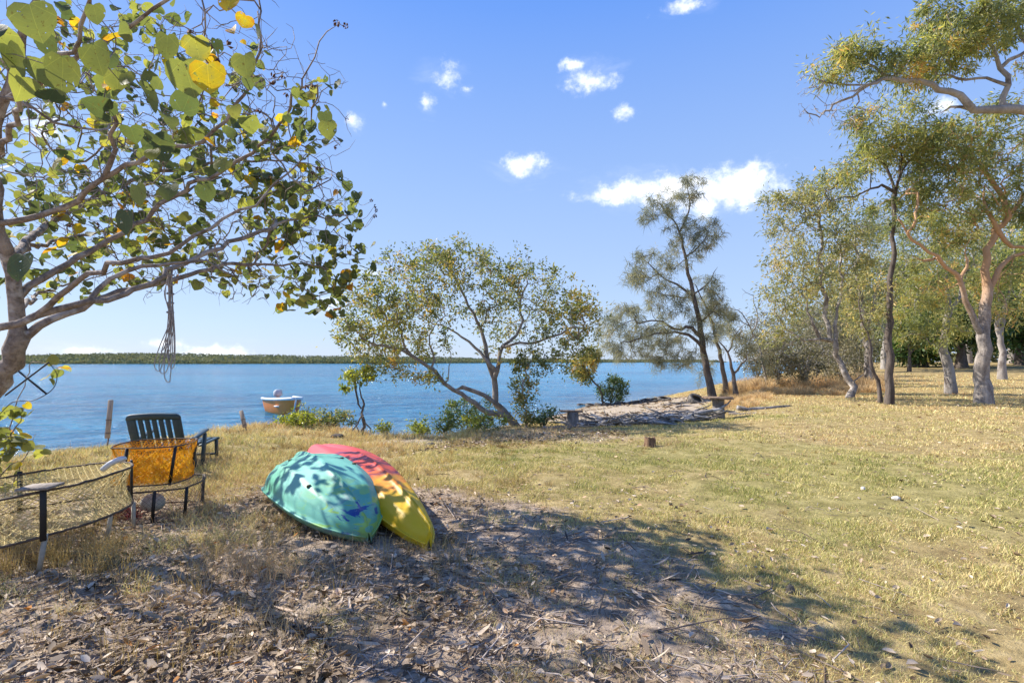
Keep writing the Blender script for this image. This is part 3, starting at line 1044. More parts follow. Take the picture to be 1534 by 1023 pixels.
# --- paperbarks and gums on the lawn
WARM = L_(32, 0.21, 0.155, 0.038, droop=0.4, base=0.5)
d = 17.3
tree('paperbark_tree', 'twisted pale paperbark with kinked trunk at the dry grass edge', 'tree', on(1270, d),
     [(D([(1271, 600), (1278, 578), (1266, 556), (1262, 545), (1252, 522), (1243, 508), (1232, 508), (1215, 480), (1205, 440)], d, .05), .125, .025),
      (D([(1243, 508), (1238, 470), (1232, 420), (1230, 370), (1225, 310)], d + .3, .12), .09, .015),
      (D([(1232, 508), (1205, 510), (1185, 500), (1165, 470)], d + .2, .1), .05, .012),
      (D([(1250, 520), (1252, 480), (1262, 430), (1260, 380)], d + .2, .2), .07, .012),
      (D([(1278, 578), (1284, 566), (1296, 560)], d), .03, .015)],
     [(1165, 450, 34, 36, 17.5, 1.2, 40), (1180, 395, 36, 34, 17.8, 1.3, 46), (1185, 322, 42, 36, 18, 1.4, 56), (1230, 290, 40, 40, 18, 1.4, 56), (1240, 360, 40, 40, 18.4, 1.5, 46), (1270, 400, 36, 46, 18.4, 1.3, 40),
      (1165, 500, 26, 24, 17.5, 1, 18), (1215, 440, 36, 34, 18, 1.3, 30), (1165, 300, 22, 16, 18, .8, 12)],
     M['bark_paper'], WARM, M['eucwarm'], 51, step=0.28, tip=0.007, wob=0.05)
d = 23.5
tree('paperbark_tree', 'stout straight paperbark standing behind the thin bent tree', 'tree', on(1302, d),
     [(D([(1302, 585), (1301, 560), (1298, 520), (1292, 470), (1284, 410), (1282, 350)], d, .05), .19, .03), (D([(1296, 500), (1310, 450), (1318, 400)], d), .1, .02)],
     [(1290, 480, 36, 34, d, 1.5, 34), (1300, 420, 38, 40, d, 1.8, 46), (1285, 360, 36, 40, d, 1.6, 44), (1310, 340, 24, 30, d, 1.2, 26), (1260, 450, 30, 30, d + 1, 1.4, 26)],
     M['bark_paper'], WARM, M['eucwarm'], 52, step=0.35, tip=0.009, wob=0.05)
d = 15.8
tree('bent_tree', 'thin dark bent tree leaning beside the tall straight trunk', 'tree', on(1319, d),
     [(D([(1319, 605), (1316, 575), (1306, 555), (1303, 520), (1296, 480), (1288, 450)], d), .07, .016)],
     [(1285, 440, 26, 30, d, .9, 14), (1300, 480, 18, 26, d, .7, 12)], M['bark_cas'], WARM, M['eucwarm'], 53, step=0.25, tip=0.006)
d = 15.4
tree('ironbark_tree', 'tall straight dark slender trunk with small high crown at the lawn edge', 'tree', on(1332, d),
     [(D([(1331, 606), (1333, 540), (1333, 470), (1336, 400), (1339, 330), (1344, 275), (1352, 240)], d, .02), .125, .03),
      (D([(1342, 290), (1322, 278), (1300, 285), (1272, 295), (1245, 300)], d, -.1), .045, .01), (D([(1346, 270), (1360, 245), (1378, 225)], d), .04, .01),
      (D([(1342, 285), (1330, 255), (1310, 235), (1290, 200)], d, .1), .04, .01)],
     [(1290, 235, 34, 32, d, 1, 46), (1330, 180, 46, 30, d + .3, 1.2, 60), (1290, 180, 24, 24, d, .8, 26), (1355, 215, 30, 30, d, 1, 36), (1325, 235, 36, 26, d + .5, 1, 30), (1248, 270, 26, 20, d - .4, .7, 22),
      (1390, 205, 26, 24, d, 1, 26), (1300, 310, 22, 14, d, .6, 8)],
     M['bark_dark'], EUC, M['euc'], 54, dens=.85, step=0.26, tip=0.006, wob=0.03)
d = 19.4
tree('gum_tree', 'leaning pale grey gum with smooth trunk between the dark trunk and the forked gum', 'tree', on(1425, d),
     [(D([(1427, 594), (1421, 560), (1415, 520), (1420, 460), (1415, 410), (1403, 370), (1395, 330)], d, .05), .19, .035), (D([(1418, 470), (1440, 440), (1450, 400)], d, .2), .08, .02)],
     [(1400, 480, 28, 24, d, 1.2, 26), (1390, 340, 44, 34, d, 1.8, 50), (1440, 380, 36, 36, d + 1, 1.6, 40), (1370, 400, 34, 34, d + .5, 1.6, 40), (1432, 490, 28, 20, d, 1, 20), (1372, 450, 26, 26, d, 1.2, 20), (1360, 350, 34, 34, d + 1, 1.6, 40), (1410, 420, 30, 30, d, 1.4, 34), (1385, 505, 30, 18, d, 1, 16), (1450, 450, 26, 30, d + .6, 1.2, 24)],
     M['bark_pale'], EUC, M['euc'], 55, dens=.9, step=0.3, tip=0.007, wob=0.03)
d = 15.4
tree('gum_tree', 'big forked gum with grey base and smooth orange upper limbs', 'tree', on(1475, d),
     [(D([(1475, 606), (1472, 560), (1470, 520), (1476, 470), (1480, 432)], d), .22, .13),
      (D([(1480, 432), (1476, 400), (1480, 370), (1495, 345), (1512, 325), (1525, 300), (1545, 290)], d, .05), .115, .04),
      (D([(1468, 500), (1458, 480), (1448, 450), (1438, 425), (1425, 405), (1400, 385), (1375, 365), (1350, 340), (1345, 325)], d, -.08), .09, .022),
      (D([(1480, 430), (1500, 400), (1520, 385), (1550, 375)], d), .09, .045), (D([(1495, 345), (1482, 320), (1470, 300), (1478, 280)], d, .1), .07, .02),
      (D([(1438, 425), (1445, 400), (1446, 380)], d), .06, .02), (D([(1497, 348), (1510, 365), (1540, 372)], d), .07, .04), (D([(1402, 386), (1385, 390), (1370, 385)], d), .05, .015),
      (D([(1512, 325), (1500, 290), (1470, 250), (1440, 230)], d, .15), .05, .012)],
     [(1400, 215, 44, 34, d - .3, 1.2, 66), (1450, 200, 46, 34, d, 1.4, 66), (1500, 215, 44, 44, d, 1.4, 66), (1420, 265, 52, 34, d, 1.5, 70), (1480, 265, 50, 40, d + .4, 1.5, 60), (1390, 300, 34, 26, d, 1.2, 40),
      (1440, 320, 42, 26, d + .5, 1.3, 40), (1530, 290, 34, 44, d, 1.2, 44), (1360, 330, 26, 18, d - .5, .8, 14), (1510, 420, 30, 30, d + .4, 1, 18), (1560, 230, 44, 60, d, 1.4, 50), (1565, 340, 30, 50, d, 1.2, 26), (1420, 350, 30, 24, d + .6, 1, 26), (1400, 430, 24, 30, d + .8, .8, 18), (1505, 460, 26, 30, d + .8, .9, 20), (1350, 290, 26, 24, d, .9, 24), (1370, 250, 26, 22, d, .8, 24)],
     M['bark_gum'], EUC, M['euc'], 56, dens=.9, step=0.28, tip=0.0065, wob=0.04)

# --- great limb reaching in from a gum just outside the frame
d = 12.5
tree('gum_tree', 'overhanging gum limb with bare twig ends reaching in high above the lawn', 'tree', on(1680, d),
     [(D([(1680, 612), (1672, 520), (1660, 400), (1640, 300), (1615, 220), (1570, 178)], d), .3, .18),
      (D([(1615, 220), (1575, 178), (1530, 168), (1490, 163), (1462, 165), (1440, 146), (1415, 134), (1380, 124), (1340, 117), (1300, 128), (1268, 138)], d, -.03), .145, .02),
      (D([(1530, 168), (1500, 155), (1512, 128), (1498, 95), (1480, 60)], d), .09, .03), (D([(1505, 130), (1480, 118), (1440, 120), (1420, 112)], d), .04, .015), (D([(1500, 96), (1530, 80), (1570, 70)], d), .05, .03),
      (D([(1570, 178), (1560, 100), (1520, 40), (1470, 10)], d + .4), .1, .03), (D([(1470, 163), (1440, 160), (1410, 166)], d), .05, .02), (D([(1340, 117), (1300, 96), (1262, 82)], d), .04, .012), (D([(1300, 128), (1265, 150), (1235, 160)], d), .025, .009), (D([(1300, 128), (1255, 128), (1222, 118)], d), .024, .009)],
     [(1250, 92, 26, 24, d, .7, 26), (1290, 80, 34, 22, d, .8, 36), (1370, 95, 40, 30, d, 1, 52), (1410, 60, 44, 34, d, 1.1, 62), (1395, 25, 30, 26, d, .9, 34), (1450, 40, 50, 40, d, 1.2, 70), (1500, 30, 46, 36, d, 1.1, 56), (1450, 85, 50, 26, d, 1.1, 46),
      (1330, 105, 30, 16, d, .7, 20), (1255, 125, 16, 10, d, .5, 7), (1540, 20, 40, 40, d, 1, 36), (1420, 100, 30, 20, d + .6, 1, 22), (1565, 100, 30, 40, d, .8, 16)],
     M['bark_pale'], L_(42, 0.16, 0.155, 0.032, droop=0.55, base=0.48), M['euc'], 57, dens=.75, step=0.24, tip=0.0055, wob=0.03, power=0.46,
     bare=[(1225, 155, 34, 40, d, .6, 80), (1255, 175, 44, 30, d, .5, 50), (1210, 125, 22, 20, d, .4, 22), (1285, 160, 36, 24, d, .5, 36)])

# --- trees further back on the lawn
def back_tree(name, label, px, d, crown, bark, leafmat, seed, lean=0, r=.22, top=None, leafL=.22, leafW=.085, n=20, group=None, forks=2):
    base = on(px, d)
    yb = HY + (CAMH - base[2]) * F / d
    t = min(c[1] for c in crown)
    limbs = [(D([(px, yb, ), (px + lean * .4, yb - (yb - t) * .35), (px + lean, yb - (yb - t) * .75)], d), r, r * .25)]
    rr = np.random.default_rng(seed)
    for i in range(forks):
        cc = crown[rr.integers(len(crown))]
        limbs.append((D([(px + lean * .4, yb - (yb - t) * .35), ((px + cc[0]) / 2, (yb - (yb - t) * .35 + cc[1]) / 2), (cc[0], cc[1])], d), r * .5, r * .15))
    bl = [(c[0], c[1], c[2], c[3], d, (c[2] + c[3]) / 2 / F * d, c[4]) for c in crown]
    return tree(name, label, 'tree', base, limbs, bl, bark, L_(int(n * 1.5), leafL * 1.7, leafL, leafW, droop=.3), leafmat, seed, step=0.014 * d, tip=0.0004 * d, wob=0.0015 * d, group=group)


back_tree('gum_tree', 'slim dark gum stem just behind the big forked gum', 1502, 27, [(1495, 440, 34, 44, 46), (1520, 380, 34, 40, 40), (1470, 400, 30, 30, 22)], M['bark_pale'], M['euc'], 61, lean=-12, r=.2)
back_tree('fig_tree', 'dense dark green fig on a short black trunk behind the pale leaning gum', 1440, 40, [(1440, 478, 40, 40, 110), (1410, 498, 30, 28, 50), (1470, 500, 30, 26, 46)], M['bark_dark'], M['fig'], 62, r=.42, leafL=.3, leafW=.16, n=24)
back_tree('fig_tree', 'dense dark green fig at the far edge of the lawn behind the slim dark gum', 1530, 42, [(1520, 470, 36, 50, 110), (1545, 500, 40, 40, 70)], M['bark_dark'], M['fig'], 63, r=.4, leafL=.3, leafW=.16, n=24)
back_tree('gum_tree', 'distant gum with bright pale trunk beyond the figs', 1516, 46, [(1510, 420, 40, 50, 60), (1540, 380, 50, 50, 60)], M['bark_pale'], M['euc'], 64, r=.3, leafL=.3, leafW=.1)
back_tree('gum_tree', 'far olive gum filling the gap between the dark trunk and the pale gum', 1372, 44, [(1372, 440, 44, 60, 100), (1350, 500, 34, 34, 46), (1400, 420, 40, 50, 60)], M['bark_pale'], M['euc'], 65, r=.3, leafL=.3, leafW=.1)
back_tree('gum_tree', 'tall far gum rising behind the fork of the big orange gum', 1450, 50, [(1450, 380, 60, 60, 120), (1430, 440, 50, 40, 60), (1490, 340, 50, 60, 80)], M['bark_pale'], M['eucwarm'], 66, r=.35, leafL=.34, leafW=.11)
back_tree('gum_tree', 'far gum with brownish crown behind the stout paperbark', 1325, 40, [(1320, 420, 34, 50, 60), (1290, 440, 34, 50, 60), (1350, 400, 30, 50, 40)], M['bark_grey'], M['eucwarm'], 67, r=.25, leafL=.28, leafW=.1)
back_tree('gum_tree', 'far loose crowned gum behind the twisted paperbark', 1245, 38, [(1250, 420, 50, 60, 90), (1225, 470, 40, 30, 40), (1270, 340, 40, 50, 50)], M['bark_grey'], M['eucwarm'], 68, r=.25, leafL=.28, leafW=.1)
back_tree('yellowing_tree', 'far tree with golden yellow foliage low behind the dark straight trunk', 1362, 36, [(1362, 497, 14, 10, 22), (1375, 508, 16, 14, 22)], M['bark_dark'], M['mangrove'], 69, r=.14, leafL=.24, leafW=.12)
back_tree('fig_tree', 'low dark fig bush hugging the far lawn edge beside the yellow tree', 1385, 43, [(1385, 520, 36, 22, 80), (1355, 526, 26, 16, 40)], M['bark_dark'], M['fig'], 70, r=.25, leafL=.3, leafW=.16, n=24)
for i, (px, d, tx) in enumerate([(1600, 30, 'tall gum standing beyond the overhanging limb'), (1580, 55, 'far gum closing the end of the lawn')]):
    back_tree('gum_tree', tx, px, d, [(px, 380, 50, 70, 80), (px - 20, 450, 50, 40, 50), (px + 25, 320, 50, 50, 50)], M['bark_pale'], M['euc'], 71 + i, r=.3, leafL=.3, leafW=.1)

# --- grey scrub between the beach and the lawn
GREY = L_(30, 0.24, 0.12, 0.06, base=0.62)
for i, (px, d, wpx, hpx, n, bare, tx) in enumerate([
        (1165, 24, 36, 84, 60, 150, 'tangled grey twiggy scrub bush behind the dead tree'), (1205, 23, 40, 84, 55, 190, 'tangled pale grey scrub bush in the dry grass before the twisted paperbark'),
        (1240, 26, 34, 92, 60, 120, 'grey leafy scrub bush behind the twisted paperbark trunk'), (1135, 28, 30, 70, 60, 70, 'low olive scrub bush beside the water behind the she-oaks'),
        (1285, 28, 34, 76, 70, 70, 'olive scrub bush beside the stout paperbark'), (1185, 31, 70, 84, 130, 110, 'wide olive scrub bush at the back of the thicket'),
        (1150, 34, 50, 100, 120, 60, 'tall olive scrub bush rising behind the bare dead tree'), (1225, 33, 50, 110, 120, 60, 'tall greyish scrub bush behind the wide one'), (1262, 24, 26, 60, 34, 90, 'small bare twiggy bush at the foot of the twisted paperbark')]):
    shrub('scrub_bush', tx, px, d, wpx, hpx, M['scrub'], M['bark_grey'], 80 + i, n, GREY, tip=0.006, stems=7, bare=bare)

# woods closing the view far beyond the lawn
n = 26000
a = R.uniform(math.atan((1090 - CX) / F), math.radians(75), n)
rr = R.uniform(75, 110, n)
x, y = rr * np.sin(a), rr * np.cos(a)
hm = (7 + 6 * fbm(x, y, .05, 4) + 4 * fbm(x, y, .2, 5)) * np.interp(a, [.4, .6, .8], [.5, .8, 1.1])
z = gz(x, y) + hm * R.uniform(0, 1, n) ** .8
ok = (gz(x, y) > -.9)
c = np.stack([x, y, z], 1)[ok]
g = Geo()
leaf_cards(g, c, rand_unit(len(c)), R.uniform(.5, 1.2, len(c)), R.uniform(.35, .8, len(c)), .3, np.clip(.15 + .6 * fbm(c[:, 0] + c[:, 2], c[:, 1], .25, 7) + R.normal(0, .15, len(c)), 0, 1))
tag(g.build('far_woods', M['farwood']), 'olive wood closing the view far beyond the lawn', 'woods', kind='stuff')

# ------------------------------------------------------------------ sea hibiscus overhanging from one side
HL = np.array([(0.0, 0, 1), (0.33, 0, 0), (0.66, 0, 0), (0.98, 0, 0),
               (-.07, .12, 0), (-.10, .32, 0), (.05, .50, 0), (.31, .55, 0), (.60, .46, 0), (.84, .22, 0)])
def heart_leaves(g, base, ax, up, size, tint, rng, cup=0.24, curl=0.30):
    n = len(base)
    u, v = HL[:, 0], HL[:, 1]
    uu = np.concatenate([u, u[4:]])
    vv = np.concatenate([v, -v[4:]])
    tl = [(0, 4, 5), (0, 5, 6), (0, 6, 1), (1, 6, 7), (1, 7, 2), (7, 8, 2), (2, 8, 9), (2, 9, 3)]
    mp = {4: 10, 5: 11, 6: 12, 7: 13, 8: 14, 9: 15}
    tl += [(a if a < 4 else mp[a], c if c < 4 else mp[c], b if b < 4 else mp[b]) for a, b, c in tl]
    s = nrm(np.cross(up, ax))
    nn = np.cross(ax, s)
    sz = size[:, None, None]
    cp = (cup * rng.uniform(-.6, 1.6, n))[:, None]
    cl = (curl * rng.uniform(-.2, 1.5, n))[:, None]
    h = cp * np.abs(vv)[None] * 1.1 - cl * (uu[None] ** 2) + rng.normal(size=(n, 16)) * 0.018
    V = base[:, None] + sz * (uu[None, :, None] * ax[:, None] + vv[None, :, None] * s[:, None] + h[..., None] * nn[:, None])
    T = (np.arange(n) * 16)[:, None, None] + np.array(tl)[None]
    edge = np.array([0, 0, 0, 0] + [.05] * 12)
    g.add(V.reshape(-1, 3), T.reshape(-1, 3), None, np.clip(tint[:, None] + edge[None] + rng.normal(size=(n, 16)) * .02, 0, 1).reshape(-1))


def leaf_uv(g):
    n = g.n // 16
    return {'lu': np.tile(np.concatenate([HL[:, 0], HL[4:, 0]]), n), 'lv': np.tile(np.concatenate([HL[:, 1], -HL[4:, 1]]), n)}


def hib_fn(k):
    t, lu, lv, p = k.attr('tint'), k.attr('lu'), k.attr('lv'), k.pos()
    cells = [(0.0, (0.06, 0.082, 0.055)), (0.35, (0.115, 0.135, 0.07)), (0.62, (0.20, 0.215, 0.085)), (0.82, (0.30, 0.285, 0.105)), (0.9, (0.50, 0.37, 0.03)), (1.0, (0.46, 0.19, 0.03))]
    mott = k.noise(p, 34, 4.0, .65)
    col = k.ramp(k.math('ADD', t, k.math('MULTIPLY', k.math('SUBTRACT', mott, .5), .16)), cells)
    ang = k.math('ARCTAN2', lv, k.math('ADD', lu, .06))
    f = k.math('ABSOLUTE', k.math('SINE', k.math('MULTIPLY', ang, 3.6)))
    rad = k.math('SQRT', k.math('ADD', k.math('MULTIPLY', lu, lu), k.math('MULTIPLY', lv, lv)))
    vein = k.math('SUBTRACT', 1.0, k.step(k.math('MULTIPLY', f, k.math('ADD', rad, .06)), .006, .05))
    side = k.math('ABSOLUTE', k.math('SINE', k.math('MULTIPLY', rad, 24.0)))
    vein = k.math('MAXIMUM', vein, k.math('MULTIPLY', k.math('SUBTRACT', 1.0, k.step(side, .03, .22)), .35))
    col = k.mix(k.math('MULTIPLY', vein, .45), col, k.mix(1.0, col, (1.9, 1.8, 1.5), 'MULTIPLY'))
    spot = k.step(k.noise(p, 75, 3.0, .6), .62, .70)
    col = k.mix(k.math('MULTIPLY', spot, .65), col, (.10, .06, .025))
    tb = k.add('ShaderNodeBsdfTranslucent')
    k.t.links.new(k.mix(1.0, col, (1.65, 1.7, .65), 'MULTIPLY'), tb.inputs['Color'])
    m1 = k.add('ShaderNodeMixShader')
    m1.inputs[0].default_value = .48
    k.t.links.new(k.bsdf(col, .58, .25, k.bump(k.math('ADD', vein, k.math('MULTIPLY', mott, .6)), .35, .004)), m1.inputs[1])
    k.t.links.new(tb.outputs[0], m1.inputs[2])
    tr = k.add('ShaderNodeBsdfTransparent')
    m2 = k.add('ShaderNodeMixShader')
    k.t.links.new(k.step(k.noise(p, 48, 2.0, .5), .69, .70), m2.inputs[0])      # holes chewed by insects
    k.t.links.new(m1.outputs[0], m2.inputs[1])
    k.t.links.new(tr.outputs[0], m2.inputs[2])
    k.out(m2.outputs[0])
M['hib'] = mat('hibiscus_leaf', hib_fn)

rng = np.random.default_rng(90)
hb = on(-130, 3.7)
hroot = empty('sea_hibiscus', hb, 'sprawling sea hibiscus with round yellow green leaves on bare twisted branches over the crab pots', 'tree')
sk = Skel(60000)
hl = [
    ([(-130, 900, 3.7), (-75, 700, 3.7), (-28, 615, 3.65), (10, 552, 3.6), (28, 508, 3.55)], 0.0761, 0.0636),
    ([(28, 508, 3.55), (24, 452, 3.5), (13, 390, 3.4), (-5, 330, 3.3), (-10, 250, 3.2), (5, 150, 3.0), (40, 40, 2.9), (60, -100, 2.8)], 0.0474, 0.0145),
    ([(24, 515, 3.56), (70, 482, 3.6), (112, 463, 3.7), (150, 448, 3.75), (215, 428, 3.9), (262, 418, 4.0), (330, 400, 4.2), (400, 395, 4.4), (470, 402, 4.6)], 0.0304, 0.0065),
    ([(-75, 690, 3.7), (-88, 560, 3.3), (-30, 500, 3.05), (20, 485, 3.05), (62, 470, 3.1), (130, 452, 3.2), (200, 438, 3.4), (250, 408, 3.6), (310, 378, 3.9), (385, 350, 4.2), (450, 328, 4.5), (520, 325, 4.7)], 0.0341, 0.0058),
    ([(24, 440, 3.5), (92, 400, 3.7), (150, 368, 3.9), (212, 328, 4.0), (272, 288, 4.0), (350, 248, 3.9), (402, 208, 3.7), (440, 150, 3.45), (466, 92, 3.2), (478, 62, 3.2), (512, 40, 3.2)], 0.0256, 0.0029),
    ([(-5, 335, 3.3), (60, 325, 3.3), (112, 300, 3.3), (160, 262, 3.2), (215, 236, 3.2), (300, 210, 3.1), (350, 168, 3.1), (380, 100, 3.0), (386, 25, 3.0), (380, -60, 3.0)], 0.0219, 0.0037),
    ([(-10, 250, 3.2), (40, 150, 2.5), (95, 80, 2.1), (130, 0, 1.9), (150, -150, 1.7)], 0.0183, 0.0050),
    ([(5, 150, 3.0), (100, 100, 2.6), (205, 30, 2.4), (350, -60, 2.4)], 0.0183, 0.0050),
    ([(13, 390, 3.4), (82, 330, 4.3), (200, 270, 4.9), (350, 240, 5.1), (480, 250, 5.2), (530, 280, 5.2)], 0.0304, 0.0050),
    ([(13, 390, 3.4), (60, 365, 4.4), (130, 350, 5.2), (220, 340, 5.7), (330, 345, 5.8)], 0.0243, 0.0043),
    ([(24, 470, 3.5), (60, 440, 4.4), (120, 420, 5.2), (200, 400, 5.5)], 0.0213, 0.0043),
    ([(130, 452, 3.2), (165, 420, 3.3), (230, 395, 3.4), (310, 395, 3.6), (370, 425, 3.8)], 0.0183, 0.0043),
    ([(62, 470, 3.1), (110, 425, 3.0), (170, 395, 2.9), (250, 380, 2.9), (330, 330, 3.0), (400, 290, 3.1), (455, 230, 3.2)], 0.0195, 0.0043),
    ([(160, 262, 3.2), (168, 220, 3.1), (160, 150, 2.9), (130, 110, 2.8)], 0.0183, 0.0058)]
for i, (pts, r0, r1) in enumerate(hl):
    P = [at(*q) for q in pts]
    sk.limb(P, r0, r1, .012, .09, rng, attach=i > 0)
leaf_b = [(110, 85, 140, 85, 1.85, .35, 12), (300, 120, 110, 110, 2.5, .5, 15), (90, 230, 120, 110, 3.5, .6, 28), (320, 290, 160, 110, 4.6, .8, 140), (450, 330, 90, 120, 4.9, .6, 88),
          (200, 400, 180, 55, 4.5, .9, 44), (455, 190, 55, 100, 3.7, .5, 26), (430, 420, 90, 55, 4.9, .5, 44), (500, 430, 36, 44, 4.9, .3, 20), (525, 350, 26, 60, 4.9, .3, 20), (150, 320, 120, 60, 4.5, .6, 34), (390, 230, 100, 70, 4.4, .6, 40),
          (180, -110, 220, 80, 2.8, .5, 5), (230, 90, 200, 80, 4.2, .5, 44), (120, 200, 120, 110, 4.4, .6, 50), (200, 130, 210, 120, 4.8, .6, 100), (60, 330, 70, 90, 4.4, .6, 30), (180, 330, 170, 90, 5.6, .6, 50), (90, 400, 110, 60, 5.4, .6, 26)]
bare_b = [(250, 250, 230, 180, 3.8, 1.0, 620), (400, 330, 130, 130, 4.3, .7, 330), (100, 180, 140, 170, 3.0, .7, 300), (300, 420, 170, 45, 4.2, .6, 170), (360, 90, 110, 90, 3.2, .6, 170), (470, 190, 60, 130, 3.7, .6, 90),
          (180, 340, 170, 90, 5.5, .6, 330), (480, 350, 60, 100, 4.6, .5, 80), (200, 130, 210, 130, 4.4, .7, 240)]
LT = blob_targets(leaf_b, 1, rng)
off = np.stack([rng.normal(-4.9, .6, 12), rng.normal(3.2, .7, 12), rng.normal(2.5, .5, 12)], 1)
off = off[off[:, 0] / off[:, 1] < -1.15]
LT = np.concatenate([LT, off])
sk.grow(LT, .08, rng, .4)
BT = blob_targets(bare_b, 1, rng)
sk.grow(BT, .08, rng, .45, .05)
g = Geo()
sk.mesh(g, .0019, .40, (9, 5, 3))
g.build('trunk', M['bark_hib'], hroot, smooth=True)
# leaves: a few on each twig end
g = Geo()
kk = np.repeat(np.arange(len(LT)), rng.integers(1, 5, len(LT)))
base = LT[kk] + rng.normal(size=(len(kk), 3)) * .05
ax = rng.normal(size=(len(kk), 3)) * .75
ax[:, 2] -= .55
ax = nrm(ax)
up = nrm(rng.normal(size=(len(kk), 3)) * .55 + np.array([0, 0, 1.0]))
u01 = rng.uniform(0, 1, len(kk))
tint = np.where(u01 < .32, rng.uniform(0, .25, len(kk)), np.where(u01 < .94, rng.uniform(.25, .8, len(kk)), np.where(u01 < .98, rng.uniform(.85, .93, len(kk)), rng.uniform(.94, 1, len(kk)))))
dpt = base[:, 1]
size = rng.uniform(.05, .115, len(kk)) * np.where(dpt < 2.3, 1.0, np.where(dpt > 4, .92, .78))
heart_leaves(g, base, ax, up, size, tint, rng)
# the big ones hanging close by
big = [(275, 115, 1.75, .15, .55, .2), (310, 118, 1.7, .13, .88, .1), (95, 110, 1.7, .15, .5, -.3), (140, 90, 1.75, .13, .5, .2), (45, 30, 1.6, .15, .5, .3), (140, 30, 1.7, .08, .55, .1), (365, 105, 1.9, .11, .62, .1),
       (60, 110, 1.8, .13, .5, .3), (175, 130, 1.9, .1, .6, 0), (345, 20, 1.9, .09, .9, 0), (35, 405, 2.0, .14, .15, 0), (65, 75, 1.9, .1, .2, 0), (250, 75, 2.1, .12, .45, -.2), (10, 90, 1.8, .14, .45, .1),
       (230, 225, 2.3, .15, .08, .4), (205, 300, 2.5, .13, .4, .1), (255, 300, 2.6, .12, .4, .1), (190, 340, 2.6, .15, .12, -.2), (335, 260, 2.7, .12, .66, 0), (305, 300, 2.8, .12, .1, .2), (490, 205, 3.0, .13, .6, .1), (485, 190, 3.05, .1, .15, .2)]
bb = np.array([at(px, py - 22, d) for px, py, d, *_ in big])
bax = nrm(np.array([(q[5], rng.normal() * .3, -1) for q in big]))
bup = nrm(np.array([(rng.normal() * .3, -1 + rng.normal() * .2, .35) for q in big]))
heart_leaves(g, bb, bax, bup, np.array([q[3] * .8 for q in big]), np.array([q[4] for q in big]), rng, .1, .1)
g.build('crown', M['hib'], hroot, attrs=leaf_uv(g))
# dry seed pods on the twig ends
M['pod'] = plain_mat('seed_pod', (0.14, 0.07, 0.045), .8, .2, .4, 40)
def pod_geo(r):
    g = Geo()
    for i in range(5):
        a = i * 2 * math.pi / 5
        o = np.array([math.cos(a), math.sin(a), 0])
        tip_ = np.array([0, 0, 0]) + o * r * 1.0 + np.array([0, 0, r * 1.2])
        b_ = o * r * .2
        sd = np.cross(o, (0, 0, 1)) * r * .45
        m_ = o * r * .75 + np.array([0, 0, r * .5])
        g.add([b_, m_ + sd, tip_, m_ - sd, m_ * .75 + np.array([0, 0, r * .25])], [(0, 1, 4), (1, 2, 4), (2, 3, 4), (3, 0, 4), (0, 3, 1), (1, 3, 2)])
    return g
pods = [(505, 33, 3.2), (518, 40, 3.2), (330, 92, 2.6), (318, 66, 2.6), (408, 116, 3.1), (424, 113, 3.1), (410, 128, 3.1), (458, 128, 3.2), (470, 134, 3.2), (560, 310, 4.9), (565, 316, 4.9), (556, 302, 4.9), (561, 322, 4.9),
        (390, 165, 3.3), (430, 140, 3.2), (478, 250, 3.9), (470, 258, 3.9), (108, 340, 3.3), (150, 338, 3.3), (300, 390, 3.8), (280, 47, 2.4), (340, 68, 2.7), (500, 220, 3.6)]
pm = None
for i, q in enumerate(pods):
    p = at(*q)
    j, dd = sk.near(p)
    if pm is None:
        o = pod_geo(.019).build('seed_pod', M['pod'], None, origin=np.zeros(3))
        pm = o
    else:
        o = pm.copy()
        COL.objects.link(o)
    o.parent = hroot
    o.location = Vector(p) - Vector(hb)
    o.rotation_euler = (rng.uniform(0, 3), rng.uniform(0, 3), rng.uniform(0, 6))
    o.scale = (1, 1, 1) if i % 3 else (1.25, 1.25, 1.1)
# stalks that carry the pods
for q in pods:
    st = Geo()
    p = at(*q)
    j, dd = sk.near(p)
    if dd > .01:
        tube(st, smooth_path([sk.P[j], (sk.P[j] + p) / 2 + np.array([0, 0, -.12 * dd]) + rng.normal(size=3) * dd * .1, p], 4), .0022, 3, cap=False)
        st.build('pod_stalk', M['bark_hib'], hroot)

# leafy shoots low beside the pots
rng = np.random.default_rng(91)
sb = on(-20, 3.9)
sroot = empty('hibiscus_shoot', sb, 'low leafy hibiscus shoot with yellow green leaves beside the round crab pot', 'shrub')
s2 = Skel()
for i, pts in enumerate([[(-20, 830, 3.9), (-15, 740, 3.9), (5, 670, 3.9), (28, 600, 3.9), (48, 540, 3.8)], [(-15, 740, 3.9), (10, 700, 3.9), (40, 690, 3.9)], [(5, 670, 3.9), (25, 640, 3.9), (35, 618, 3.9)], [(-18, 790, 3.9), (10, 740, 4), (35, 690, 4), (52, 650, 4)]]):
    s2.limb([at(*q) for q in pts], .008, .003, .006, .06, rng, i > 0)
ST = blob_targets([(20, 690, 26, 40, 3.9, .25, 24), (30, 618, 20, 14, 3.9, .15, 6), (75, 558, 16, 10, 3.7, .1, 3), (5, 650, 12, 20, 3.9, .15, 8)], 1, rng)
s2.grow(ST, .06, rng)
g = Geo()
s2.mesh(g, .0022, .4, (5, 4, 3))
g.build('stem', M['bark_hib'], sroot)
g = Geo()
kk = np.repeat(np.arange(len(ST)), 2)
ax = rng.normal(size=(len(kk), 3)) * .7
ax[:, 2] -= .3
heart_leaves(g, ST[kk] + rng.normal(size=(len(kk), 3)) * .02, nrm(ax), nrm(rng.normal(size=(len(kk), 3)) * .4 + np.array([0, -.3, 1])), rng.uniform(.05, .085, len(kk)), np.clip(rng.normal(.66, .12, len(kk)), 0, .98), rng)
g.build('crown', M['hib'], sroot, attrs=leaf_uv(g))

